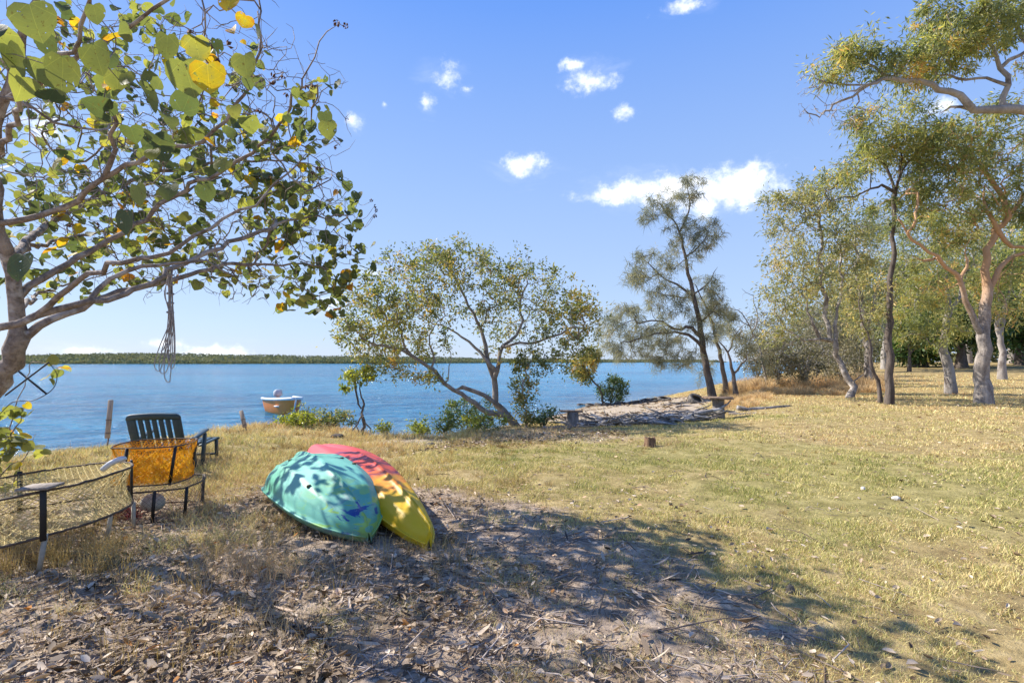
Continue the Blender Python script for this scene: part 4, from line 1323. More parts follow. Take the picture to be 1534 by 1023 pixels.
# ------------------------------------------------------------------ kayaks lying hull up
PROF = np.array([(-.66, -.02), (-.83, .04), (-.915, .14), (-.965, .25), (-1.0, .345), (-1.0, .365), (-.955, .385), (-.93, .46), (-.885, .57), (-.80, .69), (-.66, .80), (-.60, .835), (-.50, .89), (-.36, .945), (-.18, .985), (-.07, 1.0), (0, 1.015)])
PROF = np.concatenate([PROF, PROF[-2::-1] * np.array([-1, 1])])
def kayak(name, label, A, B, Wd, H, roll, m, rim_m, wc, hc, groove=0.0, ns=60):
    A, B = np.asarray(A, float), np.asarray(B, float)
    root = empty(name, A, label, 'kayak')
    e = nrm(B - A)
    L = np.linalg.norm(B - A)
    side = nrm(np.cross(e, (0, 0, 1)))
    upv = np.cross(side, e)
    c_, s_ = math.cos(roll), math.sin(roll)
    side, upv = side * c_ + upv * s_, upv * c_ - side * s_
    S = np.linspace(0, 1, ns)
    S = .5 - .5 * np.cos(S * math.pi)
    k = np.abs(2 * S - 1)
    def curve(c):
        P = smooth_path(np.array([(a_, b_, 0) for a_, b_ in c]), 8)
        return np.interp(S, P[:, 0], P[:, 1])
    w = Wd / 2 * curve(wc)
    h = H * curve(hc)
    z0 = .07 * (1 - k ** 2)
    u = PROF[:, 0]
    X = w[:, None] * u[None]
    Z = z0[:, None] + h[:, None] * PROF[:, 1][None]
    Z += .048 * np.exp(-(u / .07) ** 2)[None] * (.25 + .9 * k ** 1.5)[:, None]                       # keel
    if groove:
        Z -= groove * (np.exp(-((np.abs(u) - .0) / .2) ** 2))[None] * ss(S, .45, .75)[:, None]
    Z += .016 * np.exp(-((np.abs(u) - .60) / .045) ** 2)[None] * ss(k, .95, .6)[:, None]     # moulded strakes
    V = A + S[:, None, None] * L * e + X[..., None] * side + Z[..., None] * upv
    g = Geo()
    npf = len(PROF)
    tint = np.repeat(S, npf)
    Q = grid_faces(ns, npf)
    g.add(V.reshape(-1, 3), None, Q[:, ::-1], tint)
    # deck (underneath): closes the shell
    dk = np.stack([np.arange(ns - 1) * npf, np.arange(1, ns) * npf, np.arange(1, ns) * npf + npf - 1, np.arange(ns - 1) * npf + npf - 1], -1)
    g.add(V.reshape(-1, 3), None, dk, tint)
    for ei in (0, ns - 1):
        idx = ei * npf + np.arange(npf)
        ctr = V[ei].mean(0)
        g.add(np.vstack([V[ei], ctr[None]]), [(i, i + 1, npf) for i in range(npf - 1)], None, S[ei])
    hull = g.build('hull', m, root, smooth=True, origin=A)
    # rim bead where deck and hull meet
    g = Geo()
    for sgn, col in ((1, 4), (-1, npf - 5)):
        tube(g, V[:, col] + side * 0.002 * (-sgn), .0085, 6, tint=np.concatenate([np.repeat(S, 6), [0, 1]]))
    g.build('rim', rim_m, root, smooth=True, origin=A)
    # carry handle at the near end
    g = Geo()
    p0 = A + e * .10 * L * .3 + upv * (h[0] * .3)
    tube(g, smooth_path([p0 + side * .02, p0 - e * .07 + side * .03 - upv * .03, p0 - e * .09 - upv * .04, p0 - e * .07 - side * .03 - upv * .03, p0 - side * .02], 4), .005, 5)
    g.build('handle', M['black_plastic'], hull, smooth=True, origin=A)
    return root, A, e, L, side, upv, V


M['black_plastic'] = plain_mat('black_plastic', (0.012, 0.012, 0.014), .45, .4, .3)
def green_fn(k):
    p, t = k.pos(), k.attr('tint')
    n1 = k.noise(p, 2.2, 3.0)
    n2 = k.noise(p, 30, 4.0, .7)
    c = k.mix(k.step(n1, .4, .62), (0.115, 0.40, 0.265), (0.19, 0.50, 0.40))
    sw = k.noise(k.mapping(p, (2.2, 2.2, 7), (0, 0, .6)), 2.4, 2.0, .5, 1.2)
    bl = k.math('MULTIPLY', k.step(sw, .55, .61), k.math('SUBTRACT', 1.0, k.step(t, .05, .19)))
    c = k.mix(bl, c, (0.012, 0.05, 0.25))
    gr = k.math('MULTIPLY', k.step(sw, .36, .44), k.math('SUBTRACT', 1.0, k.step(t, .1, .3)))
    c = k.mix(k.math('MULTIPLY', k.math('SUBTRACT', 1.0, k.step(sw, .40, .45)), k.math('SUBTRACT', 1.0, k.step(t, .1, .34))), c, (0.26, 0.50, 0.12))
    dirt = k.step(k.noise(p, 12, 5.0, .7), .58, .72)
    c = k.mix(k.math('MULTIPLY', dirt, .4), c, (0.30, 0.32, 0.24))
    sc = k.step(k.noise(k.mapping(p, (3, 12, 3), (0, 0, .6)), 14, 3.0, .7), .62, .7)
    c = k.mix(k.math('MULTIPLY', sc, .35), c, (0.45, 0.62, 0.55))
    sep = k.add('ShaderNodeSeparateXYZ')
    k.t.links.new(p, sep.inputs[0])
    mud = k.math('SUBTRACT', 1.0, k.step(k.math('ADD', sep.outputs[2], k.math('MULTIPLY', n2, -.10)), -.04, .07))
    c = k.mix(k.math('MULTIPLY', mud, .6), c, (0.16, 0.125, 0.085))
    k.out(k.bsdf(c, k.math('ADD', .46, k.math('MULTIPLY', dirt, .25)), .35, k.bump(n2, .12, .004)))
def yellow_fn(k):
    p, t = k.pos(), k.attr('tint')
    n1 = k.noise(k.mapping(p, (1, 1, 1.5)), 3.0, 4.0, .6, .6)
    tt = k.math('ADD', t, k.math('MULTIPLY', k.math('SUBTRACT', n1, .5), .34))
    c = k.ramp(tt, [(.0, (.70, .47, .012)), (.15, (.72, .43, .015)), (.23, (.74, .22, .03)), (.31, (.68, .09, .045)), (.7, (.66, .065, .075)), (1.0, (.70, .075, .09))])
    st = k.noise(k.mapping(p, (1, 2.4, 1), (0, 0, .5)), 4.5, 3.0, .6, .5)
    pu = k.math('MULTIPLY', k.step(st, .53, .6), k.math('MULTIPLY', k.step(tt, .20, .30), k.math('SUBTRACT', 1.0, k.step(tt, .52, .7))))
    c = k.mix(k.math('MULTIPLY', pu, .85), c, (.16, .035, .10))
    dirt = k.step(k.noise(p, 11, 5.0, .7), .6, .74)
    c = k.mix(k.math('MULTIPLY', dirt, .3), c, (.32, .25, .14))
    k.out(k.bsdf(c, k.math('ADD', .44, k.math('MULTIPLY', dirt, .25)), .35, k.bump(k.noise(p, 30, 4.0), .12, .004)))
M['green'] = mat('green_plastic', green_fn)
M['yellow'] = mat('yellow_plastic', yellow_fn)
A = on(642, 3.56, .0)
B = on(468, 6.7, .13)
ky = kayak('kayak', 'upturned yellow and red kayak lying on dry leaves behind the mint green one', A, B, .66, .31, math.radians(-4), M['yellow'], M['yellow'],
           [(0, .08), (.05, .34), (.14, .58), (.3, .86), (.5, 1.0), (.72, .86), (.9, .5), (1, .16)], [(0, .42), (.12, .72), (.35, 1.0), (.6, 1.0), (.85, .8), (1, .55)], groove=.085)
A = on(554, 3.64, .02)
B = on(443, 5.25, .03)
kg = kayak('kayak', 'upturned mint green kayak with blue swirls leaning on the yellow and red one', A, B, .80, .37, math.radians(7), M['green'], M['green'],
           [(0, .05), (.06, .34), (.16, .64), (.32, .9), (.55, 1.0), (.75, .97), (.9, .82), (1, .54)], [(0, .36), (.12, .62), (.35, .94), (.6, 1.04), (.85, .92), (1, .62)])
# drain plugs on the green hull and its tow cord
r_, A_, e_, L_k, sd_, up_, Vk = kg
M['plug'] = plain_mat('plug', (.10, .09, .05), .7, .2, .3)
for s_i, c_i in ((22, 11), (30, 20), (38, 13), (44, 19), (40, 22), (26, 21)):
    g = Geo()
    tube(g, [Vk[s_i, c_i] - up_ * .01, Vk[s_i, c_i] + up_ * .008], .017, 10)
    g.build('drain_plug', M['plug'], [c_ for c_ in r_.children if c_.name.startswith('hull')][0], origin=A_)

# ------------------------------------------------------------------ reclining garden chair
M['teal'] = plain_mat('dark_teal_plastic', (0.022, 0.050, 0.060), .42, .45, .25, 6, 0.1, dirt=(.10, .12, .11))
croot = empty('garden_chair', on(241, 6.0), 'dark teal slatted plastic garden recliner facing the water behind the orange netted pot', 'chair')
croot.rotation_euler = (0, 0, .20)
Z0 = np.zeros(3)
tilt_ = rotx(math.radians(22))             # leans back towards the viewer
def back_panel():
    g = Geo()
    Wd, Hh, th = .56, .52, .032
    def bar(cx, cz, sx_, sz_, m_=0):
        c = np.array([cx, 0, cz])
        box(g, tilt_ @ c + np.array([0, 0, .23]), (sx_, th, sz_), tilt_, .006)
    for sgn in (-1, 1):
        bar(sgn * .235, .227, .09, .455)
    n = 6
    for i in range(5):
        bar(-.19 + .076 * (i + 1) - .038, .22 + .0, .05, .44) if False else None
    xs_ = np.linspace(-.19, .19, 8)
    for i in range(1, 8):
        pass
    sl = .026
    wbar = (.38 - 6 * sl) / 5
    x0 = -.19
    x = x0 + sl
    for i in range(5):
        bar(x + wbar / 2, .252, wbar, .404)
        x += wbar + sl
    bar(0, .02, .38, .07)
    # rounded head piece
    pts = []
    r = .06
    for a in np.linspace(0, math.pi / 2, 7):
        pts.append((.28 - r + r * math.cos(a), .52 - r + r * math.sin(a)))
    top = [(.10, .528), (0, .531), (-.10, .528)]
    pl = pts + top + [(-x_, z_) for x_, z_ in pts[::-1]]
    outl = [(.28, .455)] + pl + [(-.28, .455)]
    n = len(outl)
    f = np.array([(x_, -th / 2, z_) for x_, z_ in outl])
    b = np.array([(x_, th / 2, z_) for x_, z_ in outl])
    V = np.vstack([f, b, [[0, -th / 2, .49]], [[0, th / 2, .49]]])
    T = []
    Q = []
    for i in range(n):
        j = (i + 1) % n
        T += [(i, j, 2 * n), (n + j, n + i, 2 * n + 1)]
        Q.append((i, n + i, n + j, j))
    g.add(V @ tilt_.T + np.array([0, 0, .23]), T, Q)
    return g
back_panel().build('backrest', M['teal'], croot, origin=Z0)
g = Geo()
for i in range(6):
    box(g, (-.20 + .08 * i, .33, .255 - .0), (.055, .56, .025), rotx(math.radians(4)), .006)
box(g, (0, .06, .235), (.5, .05, .03), None, .006)
box(g, (0, .60, .262), (.5, .05, .03), None, .006)
g.build('seat', M['teal'], croot, origin=Z0)
for sgn in (-1, 1):
    g = Geo()
    box(g, (sgn * .315, .24, .40), (.065, .52, .03), rotx(math.radians(9)), .01)
    g.build('armrest', M['teal'], croot, origin=Z0)
    g = Geo()
    box(g, (sgn * .315, .40, .20), (.04, .055, .42), rotx(math.radians(-10)), .008)
    g.build('leg', M['teal'], croot, origin=Z0)
    g = Geo()
    box(g, (sgn * .315, .10, .20), (.04, .055, .42), rotx(math.radians(14)), .008)
    g.build('leg', M['teal'], croot, origin=Z0)
    g = Geo()
    box(g, (sgn * .22, 1.12, .10), (.04, .045, .24), rotx(math.radians(4)), .008)
    g.build('leg', M['teal'], croot, origin=Z0)
g = Geo()
for i in range(6):
    box(g, (-.20 + .08 * i, .90, .225), (.055, .56, .025), rotx(math.radians(2)), .006)
box(g, (0, 1.17, .232), (.48, .05, .03), None, .006)
box(g, (0, 1.12, .02), (.42, .035, .03), None, .006)
g.build('footrest', M['teal'], croot, origin=Z0)

# ------------------------------------------------------------------ crab pots
M['frame'] = plain_mat('black_frame', (0.014, 0.013, 0.013), .5, .4, .3)
M['ring'] = plain_mat('rusty_ring', (0.10, 0.07, 0.05), .7, .3, .4, 30)
M['net_straw'] = plain_mat('straw_net', (0.66, 0.53, 0.24), .8, .2, .3, 20)
M['net_grey'] = plain_mat('grey_net', (0.12, 0.115, 0.11), .8, .2, .3, 20)
M['net_orange'] = leaf_mat('orange_net', [(0, (.70, .30, .01)), (.5, (.80, .42, .01)), (1, (.85, .55, .03))], .35, (1.2, 1.1, .8), .6, .3)
M['stake'] = plain_mat('pale_stake', (0.40, 0.37, 0.30), .8, .2, .3, 14, .3)
M['white'] = plain_mat('white_plastic', (0.62, 0.62, 0.60), .45, .4, .12, 10, dirt=(.4, .37, .3))


def net_side(g, ring_lo, ring_hi, r, sag=.02, k=6, tint=.5, skip=1):
    """diamond mesh between two closed loops with the same number of points"""
    n = len(ring_lo)
    for dirn in (1, -1):
        for i in range(0, n, skip):
            t = np.linspace(0, 1, k)
            idx = (i + dirn * t * n * .10) % n
            i0 = idx.astype(int) % n
            i1 = (i0 + 1) % n
            f = (idx - np.floor(idx))[:, None]
            lo = ring_lo[i0] * (1 - f) + ring_lo[i1] * f
            hi = ring_hi[i0] * (1 - f) + ring_hi[i1] * f
            P = lo * (1 - t[:, None]) + hi * t[:, None]
            ctr = (ring_lo.mean(0) + ring_hi.mean(0)) / 2
            inn = ctr - P
            inn[:, 2] = 0
            P = P + nrm(inn) * (sag * np.sin(t * math.pi))[:, None]
            P[1:-1] += R.normal(size=(k - 2, 3)) * .009
            tube(g, P, r, 3, tint=tint, cap=False)


def circle(c, r, n, tiltx=0.0, tilty=0.0):
    a = np.arange(n) / n * 2 * math.pi
    P = np.stack([np.cos(a) * r, np.sin(a) * r, np.zeros(n)], 1) @ (rotx(tiltx) @ roty(tilty)).T
    return P + np.asarray(c)


def net_disc(g, ring, r, cell=.05, sag=.04):
    c = ring.mean(0)
    n = len(ring)
    rad = np.linalg.norm(ring - c, axis=1).mean()
    e1 = nrm(ring[0] - c)
    e2 = nrm(ring[n // 4] - c)
    for da in (math.pi / 4, -math.pi / 4):
        d1 = e1 * math.cos(da) + e2 * math.sin(da)
        d2 = -e1 * math.sin(da) + e2 * math.cos(da)
        for o in np.arange(-rad * .97, rad, cell):
            hl_ = math.sqrt(max(rad * rad - o * o, 1e-6))
            t = np.linspace(-1, 1, 9)
            P = c + d2 * o + t[:, None] * hl_ * d1
            P[:, 2] -= sag * (1 - (np.linalg.norm(P - c, axis=1) / rad) ** 2)
            tube(g, P, r, 3, cap=False)


# round pot on pegs
d = 3.35
pc = at(32, 738, d + .05)
proot = empty('crab_pot', (pc[0], pc[1], float(gz(pc[0], pc[1]))), 'big round crab pot of straw netting propped on pale pegs under the hibiscus', 'crab pot')
RR = .60
hi = circle(pc + np.array([0, 0, .06]), RR, 88, .02, -.10)
lo = circle(pc - np.array([0, 0, .21]), RR, 88, .02, -.10)
for q in (hi, lo):
    g = Geo()
    tube(g, np.vstack([q, q[:1]]) + R.normal(size=(89, 3)) * .002, .008, 6, cap=False)
    g.build('ring', M['ring'], proot, smooth=True)
g = Geo()
net_side(g, lo, hi, .0021, .045, 7)
net_side(g, lo * .93 + pc * .07, hi * .9 + pc * .1 - np.array([0, 0, .03]), .002, .08, 7, skip=2)
net_disc(g, hi, .0018, .036, .09)
net_disc(g, lo, .0018, .036, .02)
g.build('netting', M['net_straw'], proot)
for ang in (-.62, .9, 2.4, -2.6):
    i = int((ang % (2 * math.pi)) / (2 * math.pi) * 88)
    g = Geo()
    P0, P1 = lo[i], hi[i]
    out = nrm((P0 - lo.mean(0)) * np.array([1, 1, 0]))
    box(g, (P0 + P1) / 2 + out * .006, (.032, .014, np.linalg.norm(P1 - P0) + .05), rotz(math.atan2(out[0], -out[1])), .004)
    g.build('upright', M['frame'], proot)
for px, py, dd, h_, ln_ in [(56, 842, 3.05, .24, .05), (158, 790, 3.6, .22, .04), (200, 770, 4.0, .2, .0)]:
    p = on(px, dd)
    g = Geo()
    tube(g, [p - np.array([0, 0, .04]), p + np.array([ln_, 0, h_])], .015, 6)
    g.build('peg', M['stake'], proot)
g = Geo()
bt = at(176, 690, 3.45)
tube(g, smooth_path([bt + np.array([-.10, 0, -.06]), bt + np.array([-.05, 0, -.02]), bt + np.array([.015, .02, .01]), bt + np.array([.03, .02, .0])], 3), .019, 9)
bait = g.build('bait_tube', M['white'], proot, smooth=True)

bp = at(60, 729, 3.05)
g = Geo()
box(g, np.zeros(3), (.20, .12, .016), rotx(.05) @ roty(-.06), .004)
o = g.build('grey_board', M['bark_mang'], None, origin=Z0)
o.location = bp
tag(o, 'flat weathered grey board lying on top of the big round crab pot', 'board')
# lower pot with grey netting
def square_ring(c, wx, wy, n, a):
    q = n // 4
    P = []
    cs = [(-1, -1), (1, -1), (1, 1), (-1, 1)]
    for i in range(4):
        p, q2 = np.array(cs[i], float), np.array(cs[(i + 1) % 4], float)
        for t in np.arange(q) / q:
            v = p + (q2 - p) * t
            v = v / max(1, np.linalg.norm(v) ** .55)
            P.append((v[0] * wx, v[1] * wy, 0))
    return np.array(P) @ rotz(a).T + c


d = 4.35
c0 = at(232, 700, d)
gzz = float(gz(c0[0], c0[1]))
lroot = empty('crab_pot', (c0[0], c0[1], gzz), 'low square crab pot of grey netting with a pale float inside', 'crab pot')
lo = square_ring(np.array([c0[0], c0[1], gzz + .02]), .36, .32, 72, .25)
hi = square_ring(np.array([c0[0], c0[1], gzz + .27]), .36, .32, 72, .25)
for q in (lo, hi):
    g = Geo()
    tube(g, np.vstack([q, q[:1]]), .0065, 6, cap=False)
    g.build('ring', M['ring'], lroot, smooth=True)
g = Geo()
net_side(g, lo, hi, .0011, .02, 6)
net_disc(g, hi, .001, .05, .03)
g.build('netting', M['net_grey'], lroot)
for i in (0, 12, 20, 36, 54):
    g = Geo()
    tube(g, [lo[i] + np.array([-.02, 0, 0]), hi[i]], .014, 6)
    g.build('upright', M['frame'], lroot)
p = np.array([c0[0] + .02, c0[1] - .05, gzz + .12])
def ball(g, c, r, seed=0, rough=.05, sq=(1, 1, 1), nu=14, nv=20, tint=.5):
    a = np.linspace(.02, math.pi - .02, nu)
    b = np.arange(nv) / nv * 2 * math.pi
    D_ = np.stack([np.sin(a)[:, None] * np.cos(b), np.sin(a)[:, None] * np.sin(b), np.cos(a)[:, None] * np.ones(nv)], -1)
    rg = 1 + rough * (2 * fbm(D_[..., 0] * 2 + seed, D_[..., 1] * 2 + D_[..., 2] * 1.7, 1.3, seed) - 1) + rough * .4 * (2 * fbm(D_[..., 0] * 2, D_[..., 2] * 2 + D_[..., 1], 4, seed + 3) - 1)
    V = c + D_ * rg[..., None] * r * np.array(sq)
    g.add(V.reshape(-1, 3), None, grid_faces(nu, nv, True), tint)
g = Geo()
ball(g, p, .085, 3, .06, (1.1, 1, .9))
fl = g.build('float', plain_mat('buoy', (.46, .44, .38), .75, .2, .15, 30, .4), None, smooth=True, origin=p)
fl.location = p
tag(fl, 'pale round foam float lying inside the low grey crab pot', 'float')
g = Geo()
p2 = np.array([c0[0] - .18, c0[1] - .14, gzz + .045])
for i in range(160):
    q = p2 + R.normal(size=3) * np.array([.09, .06, .022])
    tube(g, [q, q + R.normal(size=3) * .035, q + R.normal(size=3) * .05], .0025, 3, cap=False)
o = g.build('net_bundle', plain_mat('red_net', (.22, .035, .04), .8, .2, .3, 30), None, origin=p2)
o.location = p2
tag(o, 'small bundle of dark red netting inside the low grey crab pot', 'net')

# upper pot with orange netting, stacked on the lower one
c1 = np.array([c0[0] - .0, c0[1] + .02, gzz + .30])
uroot = empty('crab_pot', c1, 'orange netted crab pot stacked on the low grey one behind the garden chair', 'crab pot')
lo = square_ring(c1 + np.array([-.02, 0, .0]), .28, .25, 64, .2)
hi = square_ring(c1 + np.array([.0, 0, .31]), .285, .26, 64, .2)
for q in (lo, hi):
    g = Geo()
    tube(g, np.vstack([q, q[:1]]), .006, 6, cap=False)
    g.build('ring', M['ring'], uroot, smooth=True)
for i in (5, 16, 32, 48):
    g = Geo()
    tube(g, [lo[i] + np.array([-.03, 0, -.01]), hi[i]], .0135, 6)
    g.build('upright', M['frame'], uroot)
g = Geo()
net_side(g, lo, hi, .0022, .03, 7)
net_disc(g, hi, .0016, .04, .05)
net_disc(g, lo, .0016, .04, .0)
# slack folds of the same net hanging inside
for layer in range(4):
    nu, nv = 26, 14
    for i in range(nu):
        t = np.linspace(0, 1, nv)
        a = i / nu * 2 * math.pi
        rr_ = .24 - .05 * layer + .05 * vn(t * 4 + layer * 7, np.full(nv, i * .5), 1.0, layer)
        P = c1 + np.stack([np.cos(a + t * 1.2 * (-1) ** layer) * rr_, np.sin(a + t * 1.2 * (-1) ** layer) * rr_ * .9, .02 + t * (.20 + .07 * math.sin(a * 2 + layer))], 1)
        tube(g, P, .0026, 3, tint=R.uniform(.2, 1), cap=False)
g.build('netting', M['net_orange'], uroot)
# the folded-over part of the net, read as a bright sheet
g = Geo()
nu, nv = 40, 16
a = np.linspace(-2.7, .1, nu)[:, None]
t = np.linspace(0, 1, nv)[None]
fold = fbm(a * 2 + 0 * t, t * 2 + 0 * a, 1.6, 61)
rr_ = .20 + .07 * fold
V = np.stack([np.cos(a + t * .5) * rr_ * 1.15, np.sin(a + t * .5) * rr_, .015 + t * (.12 + .13 * fbm(a + 0 * t, 0 * a + 0 * t, 1.3, 66)) * 1.1 + 0 * a], -1) + c1
g.add(V.reshape(-1, 3), None, grid_faces(nu, nv), np.clip(fold, 0, 1).ravel())
def fold_fn(k):
    t_ = k.attr('tint')
    c = k.ramp(k.noise(k.pos(), 26, 3.0), [(.3, (.66, .27, .008)), (.7, (.84, .50, .02))])
    tr = k.add('ShaderNodeBsdfTransparent')
    v = k.voronoi(k.pos(), 95.0, feature='DISTANCE_TO_EDGE')
    hole = k.step(v, .10, .17)
    tb = k.add('ShaderNodeBsdfTranslucent')
    k.t.links.new(c, tb.inputs[0])
    m1 = k.add('ShaderNodeMixShader')
    m1.inputs[0].default_value = .4
    k.t.links.new(k.bsdf(c, .6, .3), m1.inputs[1])
    k.t.links.new(tb.outputs[0], m1.inputs[2])
    m2 = k.add('ShaderNodeMixShader')
    k.t.links.new(k.math('MULTIPLY', hole, .95), m2.inputs[0])
    k.t.links.new(m1.outputs[0], m2.inputs[1])
    k.t.links.new(tr.outputs[0], m2.inputs[2])
    k.out(m2.outputs[0])
g.build('net_fold', mat('orange_net_fold', fold_fn), uroot, smooth=True)

# ------------------------------------------------------------------ wire hoop hung by the trunk, rope in the branches
M['wire'] = plain_mat('black_wire', (.012, .012, .016), .5, .4, .3)
hc = at(48, 570, 3.3)
hroot2 = empty('wire_hoop', hc, 'black crossed bar frame with a thin wire hoop hanging beside the hibiscus trunk', 'wire frame')
g = Geo()
tube(g, [at(8, 592, 3.35), at(73, 543, 3.25)], .0055, 5)
g.build('bar', M['wire'], hroot2)
g = Geo()
tube(g, [at(28, 556, 3.32), at(70, 590, 3.28)], .0065, 5)
g.build('bar', M['wire'], hroot2)
g = Geo()
tube(g, smooth_path([at(73, 543, 3.25), at(85, 560, 3.26), at(82, 578, 3.27), at(70, 590, 3.28), at(48, 600, 3.3), at(20, 602, 3.3), at(-5, 625, 3.34)], 6), .0028, 4)
g.build('hoop', M['wire'], hroot2)
M['rope'] = plain_mat('grey_rope', (.42, .37, .33), .9, .1, .35, 60, .5)
rb = at(256, 402, 3.65)
g = Geo()
rng = np.random.default_rng(5)
for i in range(7):
    x0 = rng.normal() * 3
    w_ = rng.uniform(3, 9)
    bt_ = [556, 560, 572, 545, 535, 525, 552][i]
    sx_ = [-12, -6, 2, 6, -3, 3, 8][i]
    P = [(254 + x0, 402, 3.65), (252 + rng.normal() * 3, 440, 3.63), (255 + rng.normal() * 3, 480, 3.63), (250 + sx_ * .6 - w_ * .4, 520, 3.63), (250 + sx_ - w_ * .7, bt_ - 10, 3.62), (250 + sx_, bt_, 3.62), (250 + sx_ + w_ * .7, bt_ - 10, 3.63), (256 + sx_ * .4 + w_ * .3, 505, 3.64), (256 + rng.normal() * 3, 455, 3.65), (256, 402, 3.65)]
    tube(g, smooth_path([at(*q) + rng.normal(size=3) * .004 for q in P], 7), .0034, 5)
for i in range(5):
    yy = 412 + i * 14
    P = circle(at(255, yy, 3.64), .022, 10, .3, .2)
    tube(g, np.vstack([P, P[:1]]), .0042, 5, cap=False)
o = g.build('rope', M['rope'], None, smooth=True, origin=rb)
o.location = rb
tag(o, 'grey knotted rope hanging in long loops from the hibiscus branch', 'rope')

# ------------------------------------------------------------------ stakes by the water
M['stakewood'] = bark_mat('weathered_stake', (.22, .17, .13), (.46, .37, .28), None, 20, .15, .4)
for nm, lab, px, d, pxt, pyt, wd in [('wooden_stake', 'tall weathered timber stake with dark bands standing by the water near the chair', 159, 8.8, 166, 599, .075),
                                      ('wooden_stake', 'short leaning timber stake on the grassy bank before the orange boat', 369, 10.6, 361, 615, .075)]:
    b = on(px, d)
    tpt = at(pxt, pyt, d + .1)
    root = empty(nm, b, lab, 'stake')
    ax = nrm(tpt - b)
    g = Geo()
    sdv = nrm(np.cross(ax, (0, 1, 0)))
    fr = np.stack([sdv, nrm(np.cross(ax, sdv)), ax], 1)
    Ls = np.linalg.norm(tpt - b)
    box(g, b + ax * (Ls * .62), (wd, .04, Ls * .76), fr, .006)
    g.build('board', M['stakewood'], root)
    g = Geo()
    tube(g, [b - ax * .12, b + ax * Ls * .4 + np.array([0, .035, 0])], .012, 6)
    g.build('peg', M['bark_dark'], root)
    for q in (.34, .60):
        g = Geo()
        box(g, b + ax * Ls * q, (wd + .012, .052, .016), fr, .003)
        g.build('tie', M['bark_dark'], root)

# ------------------------------------------------------------------ the moored boat
d = 22.0
bl_ = at(432, 600, d)
boat = empty('motor_boat', (bl_[0], bl_[1], WZ), 'small orange sided motor boat with white gunwale moored bow on behind the shrubs', 'boat')
boat.rotation_euler = (0, 0, math.radians(37))
M['orange_hull'] = plain_mat('orange_hull', (.80, .24, .03), .4, .45, .12, 3)
M['gel'] = plain_mat('white_gelcoat', (.74, .75, .76), .35, .45, .06, 3)
ns, L_b, Bm, Hb = 24, 3.1, 1.42, .58
S = np.linspace(0, 1, ns)                  # 0 bow (towards -Y) .. 1 stern
wb = Bm / 2 * (1 - (1 - S) ** 2.4) ** .75 + .02
wb *= 1 - .08 * S
hs_ = Hb + .14 * (1 - S) ** 1.6
lowz = -.18 + .30 * (1 - S) ** 5
pf = [(1.0, 1.0), (.97, .62), (.90, .30), (.80, .12), (.35, .03), (0, 0)]
rows = []
for i in range(ns):
    yoff = -L_b * .38 + S[i] * L_b
    r = []
    for u, v in pf:
        flare_ = 1 - .22 * (1 - v) * (1 - S[i] * .5)
        r.append((u * wb[i] * flare_, yoff + (1 - S[i]) ** 4 * .32 * (1 - v), lowz[i] + (hs_[i] - lowz[i]) * v))
    r = r + [(-x_, y_, z_) for x_, y_, z_ in r[-2::-1]]
    rows.append(r)
V = np.array(rows)
npf = V.shape[1]
g = Geo()
g.add(V.reshape(-1, 3), None, grid_faces(ns, npf))
ctr = V[-1].mean(0)
g.add(np.vstack([V[-1], ctr[None]]), [(i + 1, i, npf) for i in range(npf - 1)] + [(0, npf - 1, npf)])
g.build('hull', M['orange_hull'], boat, smooth=True, origin=Z0)
g = Geo()
for side_ in (0, npf - 1):
    tube(g, V[:, side_] + np.array([0, 0, .03]), .062, 8)
tube(g, [V[0, 0] + np.array([0, 0, .03]), V[0, npf - 1] + np.array([0, 0, .03])], .062, 8)
g.build('gunwale', M['gel'], boat, smooth=True, origin=Z0)
g = Geo()
tube(g, V[0:1, npf // 2].repeat(1, 0).tolist() + [V[0, npf // 2] * .5 + V[0, 0] * .5 + np.array([0, -.03, 0]), V[0, 0] + np.array([0, -.02, 0])], .035, 6)
for sgn, cc in ((1, 3), (-1, npf - 4)):
    tube(g, V[:18, cc], .022, 6)
g.build('chine', M['gel'], boat, smooth=True, origin=Z0)
g = Geo()
fd = 9
Vd = np.stack([V[:fd, 0] * np.array([.95, 1, 1]), np.stack([0 * V[:fd, 0, 0], V[:fd, 0, 1], V[:fd, 0, 2] + .05], 1), V[:fd, -1] * np.array([.95, 1, 1])], 1)
g.add(Vd.reshape(-1, 3), None, grid_faces(fd, 3)[:, ::-1])
fl_ = np.stack([V[:, 2], V[:, npf - 3]], 1)
g.add(fl_.reshape(-1, 3), None, grid_faces(ns, 2)[:, ::-1])
g.build('deck', M['gel'], boat, origin=Z0)
for yq in (-.1, 1.0):
    g = Geo()
    box(g, (0, yq, .38), (1.16, .30, .05), None, .015)
    g.build('thwart', M['gel'], boat, origin=Z0)
g = Geo()
ye = L_b * .62
box(g, (0, ye + .05, .82), (.32, .46, .30), rotx(-.15), .06)
box(g, (0, ye + .10, .35), (.14, .22, .8), None, .03)
box(g, (0, ye + .12, -.15), (.06, .3, .5), None, .02)
g.build('outboard_motor', plain_mat('grey_cowl', (.42, .44, .47), .4, .45, .1), boat, origin=Z0)

